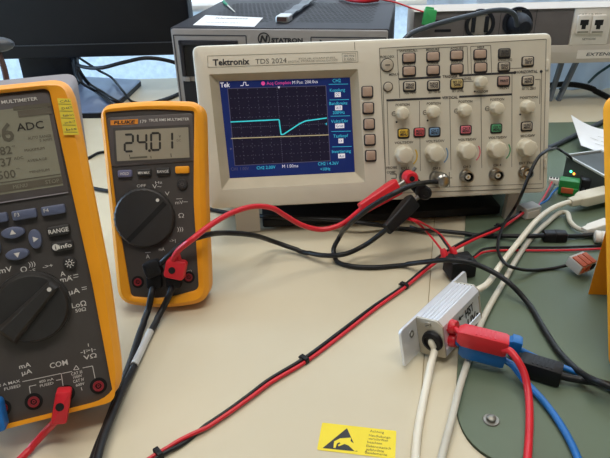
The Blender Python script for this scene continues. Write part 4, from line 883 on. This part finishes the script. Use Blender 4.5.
B().tube([at(519, 349, .010), at(540, 359, .0058), at(560, 366, .0058), at(575, 372, .0058), at(590, 379, .0058), at(612, 388.5, .0058), at(625, 393, .0058)], .0028, 'blue', 12).build('cable', t)
t = thing('banana_lead', 'black banana lead with boxy black plug on the green board', 'lead')
stack_plug(t, at(517, 362, .0095), at(561.5, 375.5, .0095), .0125, .0125, 'black')
B().tube([at(560, 375.5, .009), at(570, 378, .0085), at(582, 380, .0085), at(598, 382.5, .0125), at(622, 389.5, .0125)], .0036, 'cable_black', 12).build('cable', t)

# ------------------------------------------------------------------ white cables
rear = MA @ Vector((wB * .5, LB + .0016, hB * .55))
G_ = 'white cables from the right edge'
wr = .0036
usb_end = at(573, 201.5, .014)
t = thing('usb_cable', 'white USB cable from right border down to the aluminium box', 'cable', group=G_)
B().tube([rear + aa * -.002, rear + aa * .012, at(487, 284, .014), at(502, 263, .012), at(521, 239, .0155), at(537, 220, .015), at(552, 208.5, .014), at(566, 203, .014), usb_end], wr, 'cable_white', 12).build('cable', t)
p0, p1 = usb_end, at(612, 192, .016); M = basis(p0, p1 - p0, (0, 0, 1)); L_ = (p1 - p0).length
b = B(); b.loft([[(x, y, z_) for x, y in rrect(0, 0, w_, h_, .0012, 3)] for z_, w_, h_ in ((-.004, .008, .007), (.006, .010, .0075), (.007, .013, .0085), (.012, .0165, .0105), (L_ - .002, .0165, .0105), (L_, .015, .009))], 'plug_beige', M); b.build('usb_plug', t)
t = thing('usb_cable', 'off-white USB cable running beneath the plugs to the bottom edge', 'cable', group=G_)
B().tube([at(586, 231, .009), at(577, 228, .0075), at(570.5, 222, .0078), at(567, 213, .0086), at(561, 212.5, .0068), at(548, 222, .0058), at(533, 236, .0058), at(519, 255, .0058), at(503, 283, .0058), at(488, 309, .0060), at(478, 331, .0060), at(469, 358, .0060), at(459, 390, .0060), at(451, 422, .0060), at(444, 447, .0052), at(439, 470, .0038)], .0033, 'cable_offwhite', 12).build('cable', t)
p0, p1 = at(586, 230.5, .009), at(607.5, 223.5, .010); M = basis(p0, p1 - p0, (0, 0, 1)); L_ = (p1 - p0).length
b = B(); b.loft([[(x, y, z_) for x, y in rrect(0, 0, w_, h_, .001, 3)] for z_, w_, h_ in ((-.003, .007, .006), (.004, .008, .007), (.005, .010, .0075), (L_, .011, .008))], 'plug_white', M); b.build('usb_plug', t)
gl = MA @ Vector((xg, -.004, yg))
cable('white_cable', 'white cable leaving black gland of aluminium box toward bottom edge', [MA @ Vector((xg, .0, yg)), gl, at(434.5, 349, .013), at(431.5, 362, .008), at(426.5, 385, .0042), at(421, 412, .0038), at(417, 437, .0038), at(414.5, 470, .0038)], .0036, 'cable_white')
# black usb cable with ferrite
t = thing('usb_cable', 'black cable with ferrite core ending in a white plug', 'cable')
B().tube([at(66, 182, .0035), at(98, 188.5, .0035), at(150, 197, .0035), at(205, 207.5, .0035), at(228, 212, .0035), at(246, 214, .008), at(266, 216.5, .0145), at(330, 219.5, .0145), at(362, 223, .0135), at(394, 227, .0040), at(440, 231, .0055), at(490, 235.5, .0052), at(516, 236, .0085), at(534, 236, .0102), at(548, 235.5, .0085), at(575, 236, .0058), at(596, 234.5, .0075)], .0030, 'cable_black', 12).build('cable', t)
p0, p1 = at(542.5, 236, .0075), at(566.5, 236, .0075); M = basis(p0, p1 - p0, (0, 0, 1)); L_ = (p1 - p0).length
b = B(); b.loft([[(x, y, z_) for x, y in rrect(0, 0, .0105 * s_, .0100 * s_, .0025, 3)] for z_, s_ in ((0, .7), (.001, .95), (L_ / 2 - .0005, 1), (L_ / 2, .94), (L_ / 2 + .0005, 1), (L_ - .001, .95), (L_, .7))], 'black', M); b.build('ferrite_core', t)
p0, p1 = at(594, 236.5, .0085), at(612, 238, .0090); M = basis(p0, p1 - p0, (0, 0, 1)); L_ = (p1 - p0).length
b = B().lathe([(.0038, 0), (.0058, .001), (.006, .005), (.0052, .0055), (.006, .0062), (.006, L_)], 'plug_white', M, 20); b.build('plug', t)
# lever connector and its cable
t = thing('splice_connector', 'orange and grey lever connector near right border', 'connector')
c_ = at(582, 275, GT); Mb = Matrix.Translation(c_) @ Matrix.Rotation(R(28), 4, 'Z') @ Matrix.Rotation(R(14), 4, 'X'); b = B()
b.box((0, .006, .0085), (.0180, .015, .010), 'wago_grey', .001, Mb); b.build('body', t)
for k in (-1, 0, 1): b = B(); b.box((k * .0058, .0045, .0142), (.0048, .0125, .0018), 'lever', .0006, Mb); b.box((k * .0058, -.0018, .0095), (.0042, .0012, .006), 'lever' if k < 1 else 'hole', .0004, Mb); b.build('lever', t, 'orange lever')
cable('black_cable', 'thin black cable arching from electronics box to the lever connector', [at(583, 192, .012), at(582.5, 180, .016), at(577, 166, .022), at(569, 156, .034), aty(560, 150, .63), aty(553, 149, .555), aty(546, 151, .492), aty(538, 158, .478), aty(530.5, 172, .47), aty(522.5, 192, .465), at(514, 209, .018), at(503, 226, .013), at(498, 243, .0120), at(501, 258, .0165), at(508, 265.5, .0150), at(522, 269.5, .0105), at(538, 270, GT + .0018), at(555, 268, GT + .0018), at(570, 264.5, .008), at(579, 263, .012), at(588, 263.5, .0125)], .0020, 'cable_black')
p0 = at(583, 196, .003); b = B().box((0, 0, .010), (.009, .008, .020), 'black', .001, Matrix.Translation(p0) @ Matrix.Rotation(R(-24), 4, 'Z')); tag(b.build('power_plug'), 'small black plug standing at end of the electronics box', 'plug')

# ------------------------------------------------------------------ black terminal box and red/black pairs
c_ = at(463, 281, GT * .4); t = thing('relay_block', 'small black connector block behind the aluminium box', 'connector')
Mb = Matrix.Translation((c_.x, c_.y, 0)) @ Matrix.Rotation(R(12), 4, 'Z'); b = B(); b.box((0, .009, GT + .0085), (.0225, .018, .0165), 'black', .0012, Mb); b.build('housing', t)
b = B(); b.box((.001, .0085, GT + .0172), (.012, .010, .0010), 'black_soft', .0004, Mb); b.build('cover', t)
rb = [(136, 470, .0026), (159, 454.5, .0026), (188, 438, .0026), (225, 414, .0026), (250, 396, .0026), (270, 381, .0026), (305, 360, .0026), (340, 334, .0026), (375, 307, .0026), (405, 286, .0026), (428, 267, .0060), (448, 252, .0110), (472, 239, .0120), (500, 227, .0115), (514, 218, .0100), (524, 211, .0085)]
C_ = cr([at(*q_) for q_ in rb], 14)
red_, blk_ = [], []
ln_ = 0; r_ = .00135
for i, p in enumerate(C_):
    tn = (C_[min(i + 1, len(C_) - 1)] - C_[max(i - 1, 0)]).normalized(); sd = tn.cross(Vector((0, 0, 1))).normalized(); up = sd.cross(tn)
    ln_ += (p - C_[i - 1]).length if i else 0
    y_ = p.y; ph = math.pi * (1 - min(1, max(0, (ln_ - .022) / .026))) + .35 * math.sin(ln_ * 30)
    o__ = (sd * math.cos(ph) + up * math.sin(ph) * .8) * r_ * 1.1; red_.append(p + o__); blk_.append(p - o__)
t = thing('wire_pair', 'red and black wire pair bound with cable ties across the desk', 'wire')
B().tube(red_, r_, 'red', 8, 0).build('red_wire', t); B().tube(blk_, r_, 'cable_black', 8, 0).build('black_wire', t)
for n_ in (1, 6, 9, 13):
    i = n_ * 14; p = C_[i]; tn = (C_[i + 1] - C_[i - 1]).normalized(); M = basis(p, tn, (0, 0, 1)); b = B()
    rr = rrect(0, 0, .0056, .0052, .0016, 3); b.loft([[(x, y, -.0016) for x, y in rr], [(x, y, .0016) for x, y in rr]], 'black', M); b.box((.0028, .0010, 0), (.003, .0032, .0036), 'black', .0005, M); b.box((.0048, -.0006, 0), (.003, .0010, .0018), 'black', .0003, M); b.build('cable_tie', t)
p0, p1 = at(524.5, 210, .0085), at(520, 214, .0085)
t = thing('wire_pair', 'slim red and black pair running right behind the lever connector', 'wire')
for m, o1 in (('red', 0), ('cable_black', -3.2)):
    B().tube([at(474, 258 + o1 * .4, .0135), at(484, 252.2 + o1, .0075), at(500, 250.5 + o1, GT + .0018), at(540, 250.5 + o1, GT + .0018), at(575, 250 + o1, GT + .0018), at(620, 247.5 + o1, GT + .0018)], .0015, m, 8).build('red_wire' if m == 'red' else 'black_wire', t)
t = thing('wire_pair', 'short red and black wires from scope clips to the black block', 'wire')
for m, e, s_ in (('red', (443.5, 253), (407, 219)), ('red', (453, 251.5), (409, 218)), ('cable_black', (450, 250), (410, 226))):
    B().tube([aty(s_[0], s_[1], .468), aty(s_[0] + 9, s_[1] + 3, .462), at(e[0] - 14, e[1] - 18, .022), at(e[0] - 5, e[1] - 7, .021), at(e[0], e[1], .0205)], .0013, m, 8).build('red_wire' if m == 'red' else 'black_wire', t)
    if m == 'red':
        q0 = at(e[0], e[1] - 1, .0205); M = basis(q0, Vector((.3, -.5, -.8)), (0, 1, 0)); b = B().lathe([(.0022, -.003), (.0030, 0), (.0030, .006), (.002, .007)], 'red', M, 14); b.build('ferrule', t)

# ------------------------------------------------------------------ scope connectors and test leads
x, y = BNC[0]; t = thing('banana_adapter', 'banana adapter with red and black posts on first scope input', 'adapter')
b = B(); Mx = SC.M @ Matrix.Translation((x, y, 0)); b.lathe([(.0058, .0112), (.0065, .013), (.0065, .022), (.0055, .024)], 'steel', Mx)
ph = .036
r0, k0 = SC.loc(410.5, 178, ph), SC.loc(424, 192.5, ph)
rw, kw = SC.w(*r0, ph), SC.w(*k0, ph)
b.build('bnc_barrel', t)
mid = Vector(((r0[0] + k0[0]) / 2, (r0[1] + k0[1]) / 2)); dv = Vector(k0) - Vector(r0); an = math.atan2(dv.y, dv.x)
b = B(); b.prism(rrect(0, 0, dv.length + .012, .011, .004), .0215, .028, 'black', .001, SC.M @ Matrix.Translation((mid.x, mid.y, 0)) @ Matrix.Rotation(an, 4, 'Z'), both=True); b.build('body', t)
for q_, m, lab in ((r0, 'red', 'red post'), (k0, 'black', 'black post')):
    M = SC.M @ Matrix.Translation((q_[0], q_[1], 0)); b = B(); b.lathe([(.0060, .027), (.0065, .029), (.0062, .040), (.0050, .042), (.0026, .042), (.0024, .038), (.0002, .038)], m, M, 24, 0); b.ring(0, 0, .0421, .0423, .0001, .0023, 'hole', M); b.build('binding_post', t, lab)
b = B(); q0, q1 = SC.wp(411, 174, .034), SC.wp(415.5, 167.5, .034); b.tube([q0, q1], .0016, 'steel', smooth=0); b.build('post_screw', t)

def clip(par, p0, p1, w0, w1, m):
    """tapering insulated plug from cable end p0 to tip p1"""
    d_ = p1 - p0; L_ = d_.length; M = basis(p0, d_, SC.z); b = B()
    L = [(0, .62, 0), (.002, .75, 0), (L_ * .3, .80, 0), (L_ * .42, 1, 0), (L_ * .8, 1.05, 0), (L_ * .97, .95, 0), (L_, .7, 0)]
    b.loft([[(x, y, z_) for x, y in rrect(0, 0, w0 + (w1 - w0) * z_ / L_, (w0 + (w1 - w0) * z_ / L_) * .9 * s_, .0024, 4)] for z_, s_, _ in L], m, M)
    for k in range(4): b.box((0, (w0 * .45) * .82, L_ * (.45 + .09 * k)), (w0 * .8, .0009, .0016), m, .0002, M)
    b.build('clip_body', par)
# red lead
t = thing('test_lead', 'red test lead from the small multimeter to the scope input', 'lead')
ce = aty(361, 209, .462); ct = SC.wp(397, 186.5, .036)
clip(t, ce, ct, .0105, .0145, 'red')
B().tube([ct, SC.wp(405, 181, .036)], .0020, 'steel', smooth=0).build('pin', t)
jr = F1.wp(174.5, 268, .014)
B().tube([F1.wp(172, 262, .014), F1.wp(178, 251, .022), aty(192, 239.5, .385), aty(212, 224, .405), aty(235, 211.5, .425), aty(256, 206.3, .44), aty(272, 208, .445), aty(285, 215.5, .45), aty(303, 225.5, .455), aty(322, 229.5, .458), aty(342, 224, .46), ce + (ct - ce) * .05], .0031, 'red', 12).build('cable', t)
def meter_plug(par, Fm, u, v, z0, z1, w_, h, m, ang, hole=True):
    x, y = Fm.loc(u, v, z1); M = Fm.M @ Matrix.Translation((x, y, 0)) @ Matrix.Rotation(ang, 4, 'Z'); b = B()
    b.prism(rrect(0, 0, w_, h, .003, 4), z0, z1, m, .0018, M, both=True)
    if hole: b.cyl(-w_ * .12, -h * .05, z1 - .001, z1 + .0004, .0026, 'hole', 0, M, 20)
    return b.build('plug', par)
meter_plug(t, F1, 174.5, 270, .0065, .0175, .0155, .0150, 'red', -.25)
b = B(); M = F1.M @ Matrix.Translation((*F1.loc(175, 262, .014), .012)) @ Matrix.Rotation(.2, 4, 'Z'); b.prism(rrect(0, 0, .0085, .012, .003, 4), -.005, .005, 'red', .0015, M, both=True); b.build('strain_relief', t)
# black lead to the scope clip
t = thing('test_lead', 'black test lead from the small multimeter to the black clip', 'lead')
ce = aty(387, 229.5, .452); ct = SC.wp(413, 201, .036)
clip(t, ce, ct, .0100, .0135, 'black')
B().tube([ct, SC.wp(419, 196, .036)], .0020, 'steel', smooth=0).build('pin', t)
B().tube([F1.wp(160, 264, .013), F1.wp(170, 255, .015), F1.wp(184, 243, .012), aty(203, 236, .40), aty(225, 233, .43), aty(252, 235, .45), at(275, 242, .012), at(300, 250.5, .005), at(325, 255.5, .0095), at(345, 254, .013), at(365, 245, .016), ce + (ct - ce) * .05], .0031, 'cable_black', 12).build('cable', t)
meter_plug(t, F1, 151.5, 269.5, .0060, .0165, .0130, .0125, 'black', .3)
# two black leads to the bottom
G_ = 'black leads hanging from the small multimeter'
def lower_lead(label, plug_uv, pts, sleeve=False):
    t = thing('test_lead', label, 'lead', group=G_)
    meter_plug(t, F1, plug_uv[0], plug_uv[1], -.0010, .0062, .012, .0125, 'black', 0, False)
    C = [F1.wp(plug_uv[0], plug_uv[1] + 3, .0030)] + pts
    B().tube(C, .0035, 'cable_black', 12).build('cable', t)
    if sleeve:
        q = cr(C, 16); sel = [p for p in q if at(0, 336).y > p.y > at(0, 366).y][::2]
        sel = [p for p in q if 330 < (229 - 600 * ((ROT.transposed() @ (p - CAM)).y / -(ROT.transposed() @ (p - CAM)).z)) < 366]
        if len(sel) > 1: B().tube(sel, .00275, 'wrap', 12, 0).build('label_sleeve', t, 'pale printed label sleeve')
    return t
lower_lead('black lead dropping straight from the small multimeter, left of its twin', (153.5, 282), [F1.wp(151.5, 294, .0075), at(148, 310, .010), at(140, 331, .0045), at(130, 362, .0035), at(119, 390, .0035), at(107, 422, .0035), at(97, 447, .0035), at(88, 472, .0035)])
lower_lead('black lead with pale label sleeve from small multimeter to bottom edge', (173, 281), [F1.wp(170, 293, .0075), at(163, 308, .010), at(152, 328, .0045), at(139, 355, .0040), at(126, 382, .0060), at(113, 412, .0090), at(103, 438, .0090), at(94, 472, .0080)], True)
# CH2 cable
x, y = BNC[1]; t = thing('bnc_cable', 'dark grey coaxial cable looping from second scope input across the desk', 'cable')
b = B(); Mx = SC.M @ Matrix.Translation((x, y, 0)); b.lathe([(.0060, .0112), (.0072, .012), (.0072, .022), (.0062, .0235), (.0062, .027), (.0045, .029), (.001, .0295)], 'steel', Mx, 28, 14, .0002); b.build('bnc_plug', t)
q0 = SC.wp(441, 181.5, .022)
b = B().tube([SC.wp(441, 181.5, .026), SC.wp(431, 182, .028), SC.wp(422, 183, .046), aty(411, 185.5, .435), aty(395, 193, .425), aty(372, 206, .43), aty(352, 222, .44), at(339, 238, .012), at(333.5, 251, .0095), at(337, 260.5, .0034), at(350, 265, .0034), at(374, 266.5, .0034), at(402, 264.5, .0034), at(424, 262, .0130), at(446, 260, .0235), at(466, 261.5, .0255), at(486, 268.5, .0215), at(508, 282, .0170), at(528, 303, .0062), at(544, 329, .0062), at(560, 353, .0062), at(580, 372, .0090), at(600, 382.5, .0195), at(625, 392, .0195)], .0030, 'cable_black', 12)
b.build('cable', t)
# leads on the large multimeter
t = thing('test_lead', 'red test lead plugged into the large multimeter', 'lead')
x, y = F2.loc(61.5, 403, .014); xx, yy = J2['com']
M = F2.M @ Matrix.Translation((*F2.loc(61, 407, .011), 0)); b = B()
b.prism(rpoly([(-.0078, -.0092, .002), (.0012, -.0108, .002), (.0074, .0080, .002), (-.0010, .0096, .002)], 4), .001, .012, 'red', .0016, M, both=True); b.cyl(-.0005, .0005, .0115, .0124, .0024, 'hole', 0, M, 20); b.build('plug', t)
B().tube([F2.wp(59.5, 411, .007), F2.wp(55, 421, .008), at(46, 431, .012), at(34, 444, .006), at(18, 460, .004), at(2, 476, .004)], .0031, 'red', 12).build('cable', t)
t = thing('test_lead', 'blue test lead plug at the left photo border', 'lead')
M = F2.M @ Matrix.Translation((*F2.loc(-7, 420, .012), 0)); b = B(); b.prism(rrect(0, .001, .0115, .018, .003, 4), .001, .013, 'blue', .0018, M, both=True); b.cyl(0, .002, .0125, .0134, .0028, 'hole', 0, M, 20); b.build('plug', t)
B().tube([F2.wp(-4, 430, .008), F2.wp(-8, 440, .009), at(-16, 452, .008), at(-30, 470, .004)], .0031, 'blue', 12).build('cable', t)

# ------------------------------------------------------------------ every Empty without a frame of its own sits at the base of its parts
for e in list(scene.objects):
    if e.type == 'EMPTY' and e.parent is None and e.location.length == 0:
        ms = [c.data for c in scene.objects if c.parent == e and c.type == 'MESH']
        vs = [v.co for m_ in ms for v in m_.vertices]
        if not vs: continue
        base = Vector(((min(v.x for v in vs) + max(v.x for v in vs)) / 2, (min(v.y for v in vs) + max(v.y for v in vs)) / 2, min(v.z for v in vs)))
        for m_ in ms: m_.transform(Matrix.Translation(-base))
        e.location = base
